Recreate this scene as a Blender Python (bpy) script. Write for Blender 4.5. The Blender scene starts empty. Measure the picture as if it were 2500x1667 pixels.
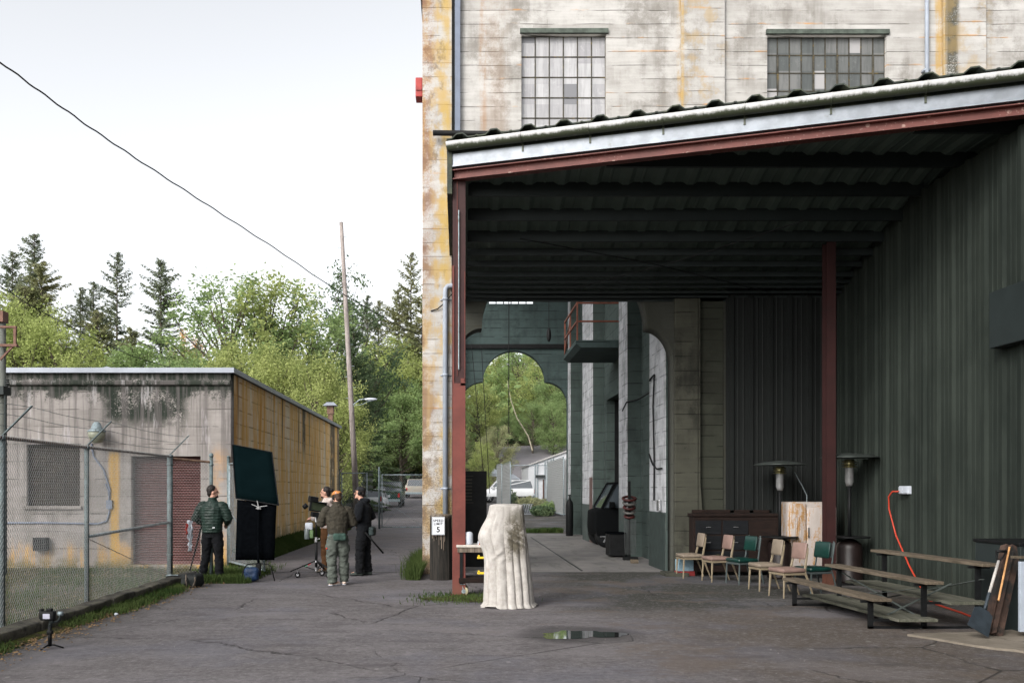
import bpy, bmesh, math, random
from mathutils import Vector, Matrix, Euler, noise as mnoise
R = math.radians
random.seed(7)
SC = bpy.context.scene
COL = SC.collection
# ------------------------------------------------------------------ camera
F = 2200.0; CX = 1120.0; HY = 1195.0; CH = 1.74
cam_d = bpy.data.cameras.new('camera'); cam = bpy.data.objects.new('camera', cam_d); COL.objects.link(cam)
cam.location = (0, 0, CH); cam.rotation_euler = (R(90), 0, 0)
cam_d.sensor_width = 36; cam_d.lens = 36*F/2500
cam_d.shift_x = (1250-CX)/2500; cam_d.shift_y = (HY-833.5)/2500
cam_d.clip_start = 0.1; cam_d.clip_end = 3000
SC.camera = cam
# ------------------------------------------------------------------ world, sun, exposure
W = bpy.data.worlds.new('World'); SC.world = W; W.use_nodes = True
wn = W.node_tree; wn.nodes.clear()
sky = wn.nodes.new('ShaderNodeTexSky'); sky.sky_type = 'NISHITA'; sky.sun_disc = False
SUN_EL, SUN_ROT = 32, 215
sky.sun_elevation = R(SUN_EL); sky.sun_rotation = R(SUN_ROT); sky.dust_density = 3; sky.air_density = 1.0; sky.ozone_density = 1
hs = wn.nodes.new('ShaderNodeHueSaturation'); hs.inputs['Saturation'].default_value = 0.14; hs.inputs['Value'].default_value = 1
bg = wn.nodes.new('ShaderNodeBackground'); bg.inputs['Strength'].default_value = 0.15
wo = wn.nodes.new('ShaderNodeOutputWorld')
wn.links.new(sky.outputs[0], hs.inputs['Color']); wn.links.new(hs.outputs[0], bg.inputs[0]); wn.links.new(bg.outputs[0], wo.inputs[0])
sd = bpy.data.lights.new('sun', 'SUN'); sd.energy = 0.8; sd.angle = R(20); sd.color = (1, .95, .88)
sun = bpy.data.objects.new('sun', sd); COL.objects.link(sun)
# sun_rotation r: the sun stands at azimuth r clockwise from +Y
_sv = Vector((math.sin(R(SUN_ROT))*math.cos(R(SUN_EL)), math.cos(R(SUN_ROT))*math.cos(R(SUN_EL)), math.sin(R(SUN_EL))))
sun.rotation_euler = _sv.to_track_quat('Z', 'Y').to_euler()
SC.view_settings.view_transform = 'Standard'; SC.view_settings.look = 'None'
SC.view_settings.gamma = 1; SC.view_settings.exposure = 1.1
SC.render.engine = 'CYCLES'
SC.cycles.max_bounces = 6; SC.cycles.diffuse_bounces = 3; SC.cycles.transparent_max_bounces = 8

# ------------------------------------------------------------------ places
def at(px, py, Y):                       # the point at depth Y (metres) seen along a line of sight measured in the photograph
    return Vector(((px-CX)*Y/F, Y, CH-(py-HY)*Y/F))
def G(px, py):                           # the point on flat ground
    Y = CH*F/(py-HY); return Vector(((px-CX)*Y/F, Y, 0))
def hz(x, y):                            # height of the terrain
    z = 0
    if y > 46: z += (y-46)*.02
    if y > 96: z += (min(y, 190)-96)*.16
    if x > 4 and y > 60: z += min(x-4, 60)*.05*min(1, (y-60)/40)
    if x < -12 and y > 40: z += min(-12-x, 60)*.05*min(1, (y-40)/30)
    return z
# ------------------------------------------------------------------ shader expressions
class S:
    def __init__(s, t, k): s.t = t; s.k = k
    def _m(s, op, o, r=False):
        n = s.t.nodes.new('ShaderNodeMath'); n.operation = op
        a, b = (o, s) if r else (s, o)
        for i, v in enumerate((a, b)):
            if isinstance(v, S): s.t.links.new(v.k, n.inputs[i])
            elif v is not None: n.inputs[i].default_value = v
        return S(s.t, n.outputs[0])
    def __add__(s, o): return s._m('ADD', o)
    __radd__ = __add__
    def __mul__(s, o): return s._m('MULTIPLY', o)
    __rmul__ = __mul__
    def __sub__(s, o): return s._m('SUBTRACT', o)
    def __rsub__(s, o): return s._m('SUBTRACT', o, True)
    def __truediv__(s, o): return s._m('DIVIDE', o)
    def floor(s): return s._m('FLOOR', None)
    def fract(s): return s._m('FRACT', None)
    def abs(s): return s._m('ABSOLUTE', None)
    def max(s, o): return s._m('MAXIMUM', o)
    def min(s, o): return s._m('MINIMUM', o)
class Mat:
    def __init__(s, name, rough=.8, metal=0, spec=.3):
        s.m = bpy.data.materials.new(name); s.m.use_nodes = True; s.t = s.m.node_tree
        s.b = s.t.nodes['Principled BSDF']; s.b.inputs['Roughness'].default_value = rough
        s.b.inputs['Metallic'].default_value = metal; s.b.inputs['Specular IOR Level'].default_value = spec
        s._p = None; s._o = None
    @property
    def pos(s):
        if not s._p: s._p = s.t.nodes.new('ShaderNodeNewGeometry').outputs['Position']
        return s._p
    @property
    def obj(s):
        if not s._o: s._o = s.t.nodes.new('ShaderNodeTexCoord').outputs['Object']
        return s._o
    def xyz(s, v=None):
        n = s.t.nodes.new('ShaderNodeSeparateXYZ'); s.t.links.new(v or s.pos, n.inputs[0])
        return [S(s.t, n.outputs[i]) for i in range(3)]
    def comb(s, x, y, z):
        n = s.t.nodes.new('ShaderNodeCombineXYZ')
        for i, v in enumerate((x, y, z)):
            if isinstance(v, S): s.t.links.new(v.k, n.inputs[i])
            else: n.inputs[i].default_value = v
        return n.outputs[0]
    def sc(s, v, sc, off=(0, 0, 0)):
        n = s.t.nodes.new('ShaderNodeMapping'); s.t.links.new(v, n.inputs[0])
        n.inputs['Scale'].default_value = sc; n.inputs['Location'].default_value = off; return n.outputs[0]
    def noise(s, v=None, scale=1, detail=4, rough=.6, dist=0, off=(0, 0, 0)):
        if isinstance(scale, tuple): v = s.sc(v or s.pos, scale, off); scale = 1
        elif off != (0, 0, 0): v = s.sc(v or s.pos, (1, 1, 1), off)
        n = s.t.nodes.new('ShaderNodeTexNoise'); s.t.links.new(v or s.pos, n.inputs['Vector'])
        n.inputs['Scale'].default_value = scale; n.inputs['Detail'].default_value = detail
        n.inputs['Roughness'].default_value = rough; n.inputs['Distortion'].default_value = dist
        return S(s.t, n.outputs[0])
    def voro(s, v=None, scale=1, feat='F1', rnd=1):
        n = s.t.nodes.new('ShaderNodeTexVoronoi'); n.feature = feat; s.t.links.new(v or s.pos, n.inputs['Vector'])
        n.inputs['Scale'].default_value = scale; n.inputs['Randomness'].default_value = rnd
        return S(s.t, n.outputs['Distance'])
    def white(s, v):
        n = s.t.nodes.new('ShaderNodeTexWhiteNoise'); s.t.links.new(v, n.inputs['Vector']); return S(s.t, n.outputs[0])
    def st(s, x, lo, hi, a=0, b=1):
        n = s.t.nodes.new('ShaderNodeMapRange'); n.interpolation_type = 'SMOOTHSTEP' if (a, b) in ((0, 1), (1, 0)) else 'LINEAR'
        s.t.links.new(x.k, n.inputs[0]); n.inputs[1].default_value = lo; n.inputs[2].default_value = hi
        n.inputs[3].default_value = a; n.inputs[4].default_value = b; return S(s.t, n.outputs[0])
    def band(s, x, c, w, soft=None):         # 1 near c, 0 away
        return s.st((x-c).abs(), w, w+(soft or w), 1, 0)
    def mix(s, f, a, b, mode='MIX'):
        n = s.t.nodes.new('ShaderNodeMix'); n.data_type = 'RGBA'; n.blend_type = mode; n.clamp_factor = True
        if isinstance(f, S): s.t.links.new(f.k, n.inputs[0])
        else: n.inputs[0].default_value = f
        for i, v in ((6, a), (7, b)):
            if isinstance(v, S): s.t.links.new(v.k, n.inputs[i])
            else: n.inputs[i].default_value = (*v, 1)
        return S(s.t, n.outputs[2])
    def rnd(s):
        n = s.t.nodes.new('ShaderNodeObjectInfo'); return S(s.t, n.outputs['Random'])
    def color(s, c):
        if isinstance(c, S): s.t.links.new(c.k, s.b.inputs['Base Color'])
        else: s.b.inputs['Base Color'].default_value = (*c, 1)
        return s
    def rough(s, x): s.t.links.new(x.k, s.b.inputs['Roughness']); return s
    def bump(s, h, strength=.3, dist=.02):
        n = s.t.nodes.new('ShaderNodeBump'); n.inputs['Strength'].default_value = strength; n.inputs['Distance'].default_value = dist
        s.t.links.new(h.k, n.inputs['Height']); s.t.links.new(n.outputs[0], s.b.inputs['Normal']); return s

def plain(name, c, rough=.7, metal=0, var=.25, scale=6, spec=.3, dirt=None, dirt_lo=.55, use_obj=True):
    m = Mat(name, rough, metal, spec); v = m.obj if use_obj else m.pos
    n = m.noise(v, scale, 5)
    a = tuple(x*(1-var) for x in c); b = tuple(min(1, x*(1+var)) for x in c)
    col = m.mix(m.st(n, .3, .7), a, b)
    if dirt: col = m.mix(m.st(m.noise(v, scale*.7, 6, .7, off=(3, 7, 1)), dirt_lo, dirt_lo+.12), col, dirt)
    m.color(col); m.bump(n, .15, .01); return m.m

def concrete(name, light, dark, board=.3, horiz=True, hook=None, grime=.5, rustline=.0, linew=.012, bstr=.35, speck=.3, streak=1.0):
    m = Mat(name, .88, 0, .2); x, y, z = m.xyz()
    big = m.noise(None, .55, 4, .6); mid = m.noise(None, 2.2, 6, .65, off=(5, 1, 9))
    vert = m.noise(None, (5, 5, .35), 5, .65, off=(1, 2, 3)); hor = m.noise(None, (.9, .9, 14), 4, .6)
    fine = m.noise(None, 38, 4, .7); wz = m.noise(None, 1.2, 2, .5, off=(4, 4, 4))
    col = m.mix(m.st(mid*.6+hor*.4, .35, .66), light, tuple(a*.62+b*.38 for a, b in zip(light, dark)))
    # grime lies in boards: each lift of boards takes dirt differently
    zb = z/board+wz*.12; cell = m.white(m.comb(0, 0, zb.floor())); cx = m.white(m.comb((x*.42+y*.42+cell*5).floor(), 2, zb.floor()))
    col = m.mix(m.st(cx, .1, 1)*.22, col, dark)
    g = m.st(big+(vert-.5)*.55*streak, .47, .68)*m.st(mid+(fine-.5)*.3, .36, .62)
    col = m.mix(g*grime, col, dark)
    sp = m.st(m.noise(None, 16, 5, .75, off=(8, 3, 5)), .62, .7)*m.st(big, .35, .6)
    col = m.mix(sp*speck, col, tuple(c*.5 for c in dark))
    fr = zb.fract(); line = m.st(fr, linew/board, linew/board*2.2, 1, 0)*m.st(m.noise(None, (1.6, 1.6, 5), 4, .6, off=(0, 9, 0)), .42, .56)
    col = m.mix(line*.75, col, tuple(c*.35 for c in dark))
    if rustline:
        rl = m.st((fr-.06).abs(), .0, .12, 1, 0)*m.st(m.noise(None, (.9, .9, 3), 4, .7, off=(2, 5, 8)), .55, .68)
        col = m.mix(rl*rustline, col, (.52, .25, .06))
    if hook: col = hook(m, col, x, y, z, dict(big=big, mid=mid, vert=vert, fine=fine, hor=hor))
    m.color(col); m.bump(fine*.4+mid*.6-line*1.2+hor*.5, bstr, .015); return m.m

# ------------------------------------------------------------------ mesh helpers
def new_obj(name, bm, mat, parent=None, smooth=False, fix=True):
    me = bpy.data.meshes.new(name)
    if fix: bmesh.ops.recalc_face_normals(bm, faces=bm.faces[:])
    bm.to_mesh(me); bm.free()
    if smooth:
        for p in me.polygons: p.use_smooth = True
    o = bpy.data.objects.new(name, me); COL.objects.link(o)
    for mm in (mat if isinstance(mat, (list, tuple)) else [mat]): me.materials.append(mm)
    if parent: o.parent = parent
    return o
def tag(o, label, cat, group=None):
    o['label'] = label; o['category'] = cat
    if group: o['group'] = group
    return o
def kind(o, k): o['kind'] = k; return o
def thing(name, label, cat, loc=(0, 0, 0), rz=0, group=None, scale=1):
    o = bpy.data.objects.new(name, None); COL.objects.link(o); o.location = loc; o.rotation_euler = (0, 0, rz)
    o.scale = (scale,)*3; o.empty_display_size = .2
    return tag(o, label, cat, group)
def copy_tree(o, parent=None):
    c = o.copy(); COL.objects.link(c)
    if parent: c.parent = parent
    for ch in o.children: copy_tree(ch, c)
    return c
class B:
    """collects solids; build() links them as one mesh object"""
    def __init__(s): s.bm = bmesh.new()
    def box(s, x0, x1, y0, y1, z0, z1, M=None, bev=0, top=1.0):
        vs = []
        cx, cy = (x0+x1)/2, (y0+y1)/2
        for z, k in ((z0, 1), (z1, top)):
            for x, y in ((x0, y0), (x1, y0), (x1, y1), (x0, y1)):
                v = Vector((cx+(x-cx)*k, cy+(y-cy)*k, z)); vs.append(s.bm.verts.new(M @ v if M else v))
        fs = [s.bm.faces.new([vs[i] for i in q]) for q in ((3, 2, 1, 0), (4, 5, 6, 7), (0, 1, 5, 4), (1, 2, 6, 5), (2, 3, 7, 6), (3, 0, 4, 7))]
        if bev:
            es = list({e for f in fs for e in f.edges})
            bmesh.ops.bevel(s.bm, geom=es, offset=bev, segments=2, affect='EDGES', profile=.5)
        return s
    def beam(s, a, b, w, h, up=(0, 0, 1), bev=0):          # box from a to b, w sideways, h along up
        a, b = Vector(a), Vector(b); d = b-a; L = d.length; d.normalize(); u = Vector(up)
        r = d.cross(u)
        if r.length < 1e-4: r = d.cross(Vector((0, 1, 0)))
        r.normalize(); u = r.cross(d)
        M = Matrix((( r.x, d.x, u.x, a.x), (r.y, d.y, u.y, a.y), (r.z, d.z, u.z, a.z), (0, 0, 0, 1)))
        return s.box(-w/2, w/2, 0, L, -h/2, h/2, M, bev)
    def tube(s, pts, r, n=8, caps=True, sx=None):
        pts = [Vector(p) for p in pts]; rs = r if isinstance(r, (list, tuple)) else [r]*len(pts); rings = []
        ref = None
        for i, p in enumerate(pts):
            d = (pts[min(i+1, len(pts)-1)]-pts[max(i-1, 0)]).normalized()
            if ref is None: ref = Vector((0, 0, 1)) if abs(d.z) < .9 else Vector((1, 0, 0))
            a = d.cross(ref).normalized(); b = a.cross(d).normalized(); ref = b
            k = rs[i]; ka, kb = k if isinstance(k, tuple) else (k, k)
            rings.append([s.bm.verts.new(p+a*math.cos(2*math.pi*j/n)*ka+b*math.sin(2*math.pi*j/n)*kb) for j in range(n)])
        for q, w in zip(rings, rings[1:]):
            for j in range(n): s.bm.faces.new((q[j], q[(j+1) % n], w[(j+1) % n], w[j]))
        if caps: s.bm.faces.new(rings[0][::-1]); s.bm.faces.new(rings[-1])
        return s
    def lathe(s, prof, c=(0, 0, 0), n=20, axis='z'):
        c = Vector(c); rings = []
        for r, h in prof:
            ring = []
            for j in range(n):
                a = 2*math.pi*j/n; u, v = r*math.cos(a), r*math.sin(a)
                p = Vector((u, v, h)) if axis == 'z' else (Vector((h, u, v)) if axis == 'x' else Vector((u, h, v)))
                ring.append(s.bm.verts.new(c+p))
            rings.append(ring)
        for q, w in zip(rings, rings[1:]):
            for j in range(n): s.bm.faces.new((q[j], q[(j+1) % n], w[(j+1) % n], w[j]))
        s.bm.faces.new(rings[0][::-1]); s.bm.faces.new(rings[-1]); return s
    def ell(s, c, rx, ry, rz, M=None, u=12, v=8):
        mat = Matrix.Translation(Vector(c)) @ (M.to_4x4() if M else Matrix()) @ Matrix.Diagonal((rx, ry, rz, 1))
        bmesh.ops.create_uvsphere(s.bm, u_segments=u, v_segments=v, radius=1, matrix=mat); return s
    def prism(s, pts, y0, y1, bev=0, M=None):              # polygon in XZ, extruded along Y
        a = [s.bm.verts.new(((M @ Vector((x, y0, z))) if M else (x, y0, z))) for x, z in pts]
        b = [s.bm.verts.new(((M @ Vector((x, y1, z))) if M else (x, y1, z))) for x, z in pts]
        n = len(pts); fs = [s.bm.faces.new(a), s.bm.faces.new(b[::-1])]
        for i in range(n): fs.append(s.bm.faces.new((a[i], b[i], b[(i+1) % n], a[(i+1) % n])))
        if bev: bmesh.ops.bevel(s.bm, geom=list({e for f in fs for e in f.edges}), offset=bev, segments=2, affect='EDGES', profile=.5)
        return s
    def quad(s, *p): s.bm.faces.new([s.bm.verts.new(q) for q in p]); return s
    def build(s, name, mat, parent=None, smooth=False, fix=True): return new_obj(name, s.bm, mat, parent, smooth, fix)
def holed(name, outer, holes, y0, y1, mat, parent=None, plane='xz'):
    """a slab with openings: outline and holes in XZ (or YZ), thickness from y0 to y1"""
    cu = bpy.data.curves.new('tmp', 'CURVE'); cu.dimensions = '2D'; cu.fill_mode = 'BOTH'; cu.extrude = (y1-y0)/2
    for poly in [outer]+holes:
        sp = cu.splines.new('POLY'); sp.points.add(len(poly)-1); sp.use_cyclic_u = True
        for p, q in zip(sp.points, poly): p.co = (q[0], q[1], 0, 1)
    t = bpy.data.objects.new('tmp', cu); COL.objects.link(t)
    dg = bpy.context.evaluated_depsgraph_get(); me = bpy.data.meshes.new_from_object(t.evaluated_get(dg))
    bpy.data.objects.remove(t); bm = bmesh.new(); bm.from_mesh(me); bpy.data.meshes.remove(me)
    yc = (y0+y1)/2
    for v in bm.verts:
        a, b, c = v.co
        v.co = (a, yc+c, b) if plane == 'xz' else (yc+c, a, b)
    bmesh.ops.remove_doubles(bm, verts=bm.verts[:], dist=1e-5)
    return new_obj(name, bm, mat, parent)
def remeshed(b, name, mat, parent=None, voxel=.01, smooth=3, disp=None):
    """fuse the overlapping solids in b into one continuous skin"""
    me = bpy.data.meshes.new('tmp'); bmesh.ops.recalc_face_normals(b.bm, faces=b.bm.faces[:]); b.bm.to_mesh(me); b.bm.free()
    t = bpy.data.objects.new('tmp', me); COL.objects.link(t)
    md = t.modifiers.new('r', 'REMESH'); md.mode = 'VOXEL'; md.voxel_size = voxel; md.use_smooth_shade = True
    if smooth: sm = t.modifiers.new('s', 'SMOOTH'); sm.iterations = smooth; sm.factor = .5
    dg = bpy.context.evaluated_depsgraph_get(); m2 = bpy.data.meshes.new_from_object(t.evaluated_get(dg))
    bpy.data.objects.remove(t)
    if disp:
        nn = [v.normal.copy() for v in m2.vertices]
        for v, n in zip(m2.vertices, nn): v.co += n*disp(v.co, n)
    for p in m2.polygons: p.use_smooth = True
    m2.name = name; o = bpy.data.objects.new(name, m2); COL.objects.link(o); m2.materials.clear(); m2.materials.append(mat)
    if parent: o.parent = parent
    return o
def wire_mesh(b, P, L, H, sp=.055, r=.0019, z0=.05):
    """chain link: two families of zigzag wires in a panel L long, H high; P(u, v, w) gives the point"""
    n = int(L/sp)
    for i in range(n+1):
        u0 = i*sp; k = int((H)/sp)
        for sgn in (1, -1):
            # each wire runs up in a zigzag between two columns, woven a little in depth
            pts = [P(min(L, max(0, u0+(sp/2 if j % 2 else 0)*sgn)), z0+j*sp*.5*1.25, (r*1.2 if (j % 2) else -r*1.2)) for j in range(int((H-z0)/(sp*.5*1.25))+1)]
            if len(pts) > 1 and sgn == 1: ribbon(b, pts, r)
            if sgn == -1 and len(pts) > 1: ribbon(b, pts, r)
def ribbon(b, pts, r):
    bm = b.bm; rings = []
    for i, p in enumerate(pts):
        d = (Vector(pts[min(i+1, len(pts)-1)])-Vector(pts[max(i-1, 0)])).normalized()
        a = Vector((0, 0, 1)).cross(d)
        if a.length < .01: a = Vector((1, 0, 0))
        a.normalize(); c = a.cross(d)
        rings.append([bm.verts.new(Vector(p)+(a*math.cos(t)+c*math.sin(t))*r) for t in (0, 2.094, 4.189)])
    for q, w in zip(rings, rings[1:]):
        for j in range(3): bm.faces.new((q[j], q[(j+1) % 3], w[(j+1) % 3], w[j]))
# ------------------------------------------------------------------ materials
GREENISH = (.035, .042, .032)
def facade_hook(m, col, x, y, z, n):
    rust = (.36, .17, .05); yel = (.42, .28, .10)
    pm = m.st(x, -.16, -.12, 1, 0)                                   # the corner pillar is stained all the way up
    k = m.st(n['mid']+n['vert']*.6, .72, .92)
    col = m.mix(pm*k*.75, col, (.44, .30, .11)); col = m.mix(pm*m.st(m.noise(None, (3, 3, 2), 6, .75, off=(7, 7, 7)), .55, .66)*.6, col, (.13, .10, .075)); col = m.mix(pm*m.band(x+(n['mid']-.5)*.3, -.27, .05, .08)*m.st(n['big'], .4, .6)*.5, col, (.44, .30, .07))
    edge = m.st(x+(n['vert']-.5)*.5, -.74, -.40, 1, 0)*pm
    col = m.mix(edge*m.st(n['fine']+n['mid'], .8, 1.15)*m.st(z, 5.2, 9.5, .25, .8), col, (.27, .12, .065))
    col = m.mix(edge*m.st(n['mid'], .5, .6)*.6, col, (.16, .1, .08))
    col = m.mix(pm*m.st(z+n['mid']*1.6, 5.0, 2.6)*m.st(n['fine']+n['mid']*.8, .78, 1.1)*.75, col, (.11, .085, .06))
    for xc, w, s_, hi in ((4.60, .035, .8, 20), (9.99, .05, .85, 20), (.50, .04, .35, 20), (.75, .15, .15, 8.6)):
        b = m.band(x+(n['vert']-.5)*.16, xc, w, w*1.6)*m.st(n['vert']+n['mid']+n['fine']*.3, .95, 1.3)
        col = m.mix(b*s_, col, yel if s_ > .5 else rust)
    b = m.band(x+(n['vert']-.5)*.2, 10.2, .09, .1)*m.st(n['mid']+n['fine'], .72, 1.0); col = m.mix(b*.9, col, (.05, .05, .035))
    b = m.band(x, 10.55, .35, .3)*m.st(n['mid'], .46, .62); col = m.mix(b*.35, col, yel)
    b = m.band(x, 5.05, .4, .2)*m.st(n['mid'], .5, .62)*.4; col = m.mix(b, col, yel)
    low = m.st(z, 6.85, 6.8)*m.st(x, .0, .02); col = m.mix(low*.95, col, (.028, .03, .023))  # shade under the canopy painted into the lower wall colour
    return col
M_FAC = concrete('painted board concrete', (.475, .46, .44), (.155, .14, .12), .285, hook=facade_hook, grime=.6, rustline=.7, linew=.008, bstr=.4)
def inner_hook(m, col, x, y, z, n):
    col = m.mix(m.st(z, 1.24, 1.27, 1, 0), col, (.05, .065, .062))
    return m.mix(m.st(n['mid']+n['vert'], .95, 1.2)*.4, col, (.12, .13, .12))
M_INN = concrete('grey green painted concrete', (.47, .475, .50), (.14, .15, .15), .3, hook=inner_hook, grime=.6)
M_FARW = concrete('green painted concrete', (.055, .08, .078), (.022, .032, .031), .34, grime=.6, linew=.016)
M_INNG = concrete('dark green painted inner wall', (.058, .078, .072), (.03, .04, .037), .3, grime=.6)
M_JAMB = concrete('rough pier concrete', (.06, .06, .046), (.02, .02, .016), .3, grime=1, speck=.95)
def front_hook(m, col, x, y, z, n):
    mold = (.018, .024, .018)
    top = m.st(z+(n['vert']-.5)*.9+(n['mid']-.5)*1.6+(n['fine']-.5)*.9, 3.75, 4.1)
    col = m.mix(top*m.st(n['fine']+n['mid'], .80, .95)*.95, col, mold)
    bandz = m.band(z+(n['mid']-.5)*.06, 4.10, .06, .05).max(m.band(z, 4.36, .05, .03))
    col = m.mix(bandz*m.st(n['fine'], .2, .42)*.97, col, mold)
    patch = m.band(x+(n['mid']-.5)*.4, -7.2, .75, .35)*m.band(z+(n['mid']-.5)*.5, 3.75, .25, .45)*m.st(n['mid']+n['fine'], .80, .93)
    col = m.mix(patch, col, mold)
    ys = m.band(x+(n['vert']-.5)*.25, -7.9, .07, .1)*m.st(z, 2.7, 2.5); col = m.mix(ys*.85, col, (.42, .25, .05))
    ys = m.st(x+(n['mid']-.5)*.5, -5.75, -5.5)*m.st(z, 2.9, 2.5)*m.st(n['mid'], .4, .6); col = m.mix(ys*.5, col, (.42, .24, .1))
    b = m.st(z+(n['mid']-.5)*1.2, .7, .2)*m.st(n['vert'], .42, .6); col = m.mix(b*.7, col, (.46, .26, .06))
    b = m.st(z+(n['mid']-.5)*.8, .3, .05)*m.st(n['mid'], .4, .55); col = m.mix(b*.8, col, (.1, .085, .03))
    sk = m.st(m.noise(None, (7, 7, .22), 5, .7, off=(4, 1, 2)), .46, .6)*m.st(z, 1.2, 3.2); col = m.mix(sk*.7, col, (.10, .09, .088))
    lt = m.st(m.noise(None, (4, 4, .5), 5, .7, off=(9, 1, 2)), .56, .68)*m.st(z, 2.2, 3); col = m.mix(lt*.55, col, (.42, .40, .41))
    return col
M_SHF = concrete('stained grey concrete', (.285, .262, .248), (.11, .10, .09), .4, hook=front_hook, grime=.8, speck=.6)
def side_hook(m, col, x, y, z, n):
    v = m.noise(None, (.001, 1.5, .16), 5, .7, off=(3, 3, 3)); v2 = m.noise(None, (.001, 4, .5), 5, .7, off=(1, 8, 2))
    col = m.mix(m.st(v, .38, .52)*m.st(v2, .32, .56)*.9, col, (.78, .45, .10))
    col = m.mix(m.st(v2*.5+v*.5, .53, .62)*m.st(z, 1, 4.2)*.85, col, (.62, .27, .05))
    col = m.mix(m.st(m.noise(None, (.001, 2.4, .16), 4, .6, off=(7, 2, 1)), .575, .66)*m.st(z, 2.2, 3.6)*.8, col, (.05, .05, .035))
    d = m.band(y, 37.4, .5, .4).max(m.band(y, 39.5, .5, .3)).max(m.band(y, 30.5, .2, .2)*m.st(z, 2.5, 3.5)); col = m.mix(d*m.st(n['mid'], .3, .5)*.85, col, (.06, .06, .05)); e_ = m.st(y, 22.6, 20.8)*m.st(v2, .35, .55); col = m.mix(e_*.6, col, (.35, .16, .05))
    vl = m.st((y*.42+n['mid']*.25).fract(), 0, .03, 1, 0)*m.st(n['big'], .35, .55); col = m.mix(vl*.45, col, (.12, .08, .05))
    return m.mix(m.st(z, .9, .45)*m.st(n['mid'], .35, .6)*.7, col, (.25, .2, .12))
M_SHS = concrete('rust streaked concrete', (.88, .76, .56), (.62, .44, .24), .33, hook=side_hook, grime=.4, rustline=.9, linew=.02)

def asphalt():
    m = Mat('worn asphalt', .9, 0, .25); x, y, z = m.xyz()
    fine = m.noise(None, 70, 3, .8); mid = m.noise(None, 1.4, 6, .7); big = m.noise(None, .28, 4, .6)
    drag = m.noise(None, (.5, 3.2, 1), 5, .65, off=(2, 1, 0))
    col = m.mix(m.st(mid*.5+drag*.5, .35, .65), (.092, .084, .087), (.150, .137, .140))
    col = m.mix(m.st(big, .4, .62)*.5, col, (.098, .088, .085))
    # shade under the roof painted into the asphalt, browner paving in front of it
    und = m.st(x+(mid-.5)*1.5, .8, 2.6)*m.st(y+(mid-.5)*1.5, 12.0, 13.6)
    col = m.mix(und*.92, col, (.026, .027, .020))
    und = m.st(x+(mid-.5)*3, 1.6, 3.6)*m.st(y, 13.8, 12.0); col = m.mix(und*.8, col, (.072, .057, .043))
    col = m.mix(m.st(fine, .64, .74)*.55, col, (.26, .245, .235))
    col = m.mix(m.st(fine, .38, .28)*.5, col, (.03, .028, .028))
    g2 = m.noise(None, 14, 6, .85, off=(3, 3, 3)); col = m.mix(m.st(g2, .52, .60)*.34, col, (.25, .235, .245)); col = m.mix(m.st(g2, .47, .40)*.5, col, (.04, .037, .037)); bl = m.st(m.noise(None, .45, 5, .6, off=(3, 11, 0)), .48, .62); col = m.mix(bl*.4, col, (.105, .105, .128)); dm = m.st(m.noise(None, (.8, 2.2, 1), 6, .7, off=(13, 2, 0)), .53, .66); col = m.mix(dm*.5, col, (.055, .048, .05)); g3 = m.noise(None, 5, 5, .8, off=(6, 1, 3)); col = m.mix(m.st(g3, .54, .66)*.4, col, (.19, .175, .18)); col = m.mix(m.st(g3, .45, .34)*.45, col, (.045, .042, .042)); pt = m.st(m.noise(None, (.35, .5, 1), 5, .7, off=(9, 2, 0)), .5, .62); col = m.mix(pt*.35, col, (.17, .155, .16)); br = m.st(m.noise(None, (.6, .8, 1), 5, .7, off=(1, 7, 0)), .52, .62)*m.st(x, -1, 2); col = m.mix(br*.5, col, (.105, .08, .062)); spots = m.st(m.voro(None, 1.7), .055, .035, 0, 1)*m.st(big, .4, .5); col = m.mix(spots*.5, col, (.3, .29, .28))
    cr = m.voro(m.comb(x+mid*.5, y+mid*.5, 0), .35, 'DISTANCE_TO_EDGE'); crm = m.st(cr, .0, .006, 1, 0)*m.st(big, .44, .54)
    col = m.mix(crm*.8, col, (.025, .023, .022))
    dk = m.st(m.noise(None, (1.2, 3.5, 1), 5, .75, off=(6, 6, 0)), .58, .70); col = m.mix(dk*.6, col, (.05, .047, .045))
    edge = m.st(x+(mid-.5)*.8, -4.1, -5.0)*m.st(y, 22, 18); col = m.mix(edge*.65, col, (.055, .052, .045))
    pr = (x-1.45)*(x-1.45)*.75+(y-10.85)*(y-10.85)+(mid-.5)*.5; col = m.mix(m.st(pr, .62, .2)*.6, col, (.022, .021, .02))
    mj = m.band(y+(mid-.5)*.12, 19.0, .02, .03); col = m.mix(mj, col, (.02, .02, .02))
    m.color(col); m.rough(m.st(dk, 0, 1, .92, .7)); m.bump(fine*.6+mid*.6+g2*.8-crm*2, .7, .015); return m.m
M_ASP = asphalt()
def slab():
    m = Mat('passage concrete slab', .8, 0, .3); mid = m.noise(None, 1.2, 6, .7); fine = m.noise(None, 50, 3, .7); x, y, z = m.xyz()
    col = m.mix(m.st(mid, .3, .7), (.11, .105, .105), (.18, .17, .16)); col = m.mix(m.st(fine, .6, .72)*.4, col, (.32, .3, .28))
    col = m.mix(m.st(m.noise(None, (3, .6, 1), 4, .6), .55, .66)*.5, col, (.07, .07, .06))
    ln = m.band((y/3.4).fract(), .5, .003, .004); col = m.mix(ln*.8, col, (.04, .04, .04))
    m.color(col); m.bump(fine, .3, .01); return m.m
M_SLAB = slab()
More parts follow.
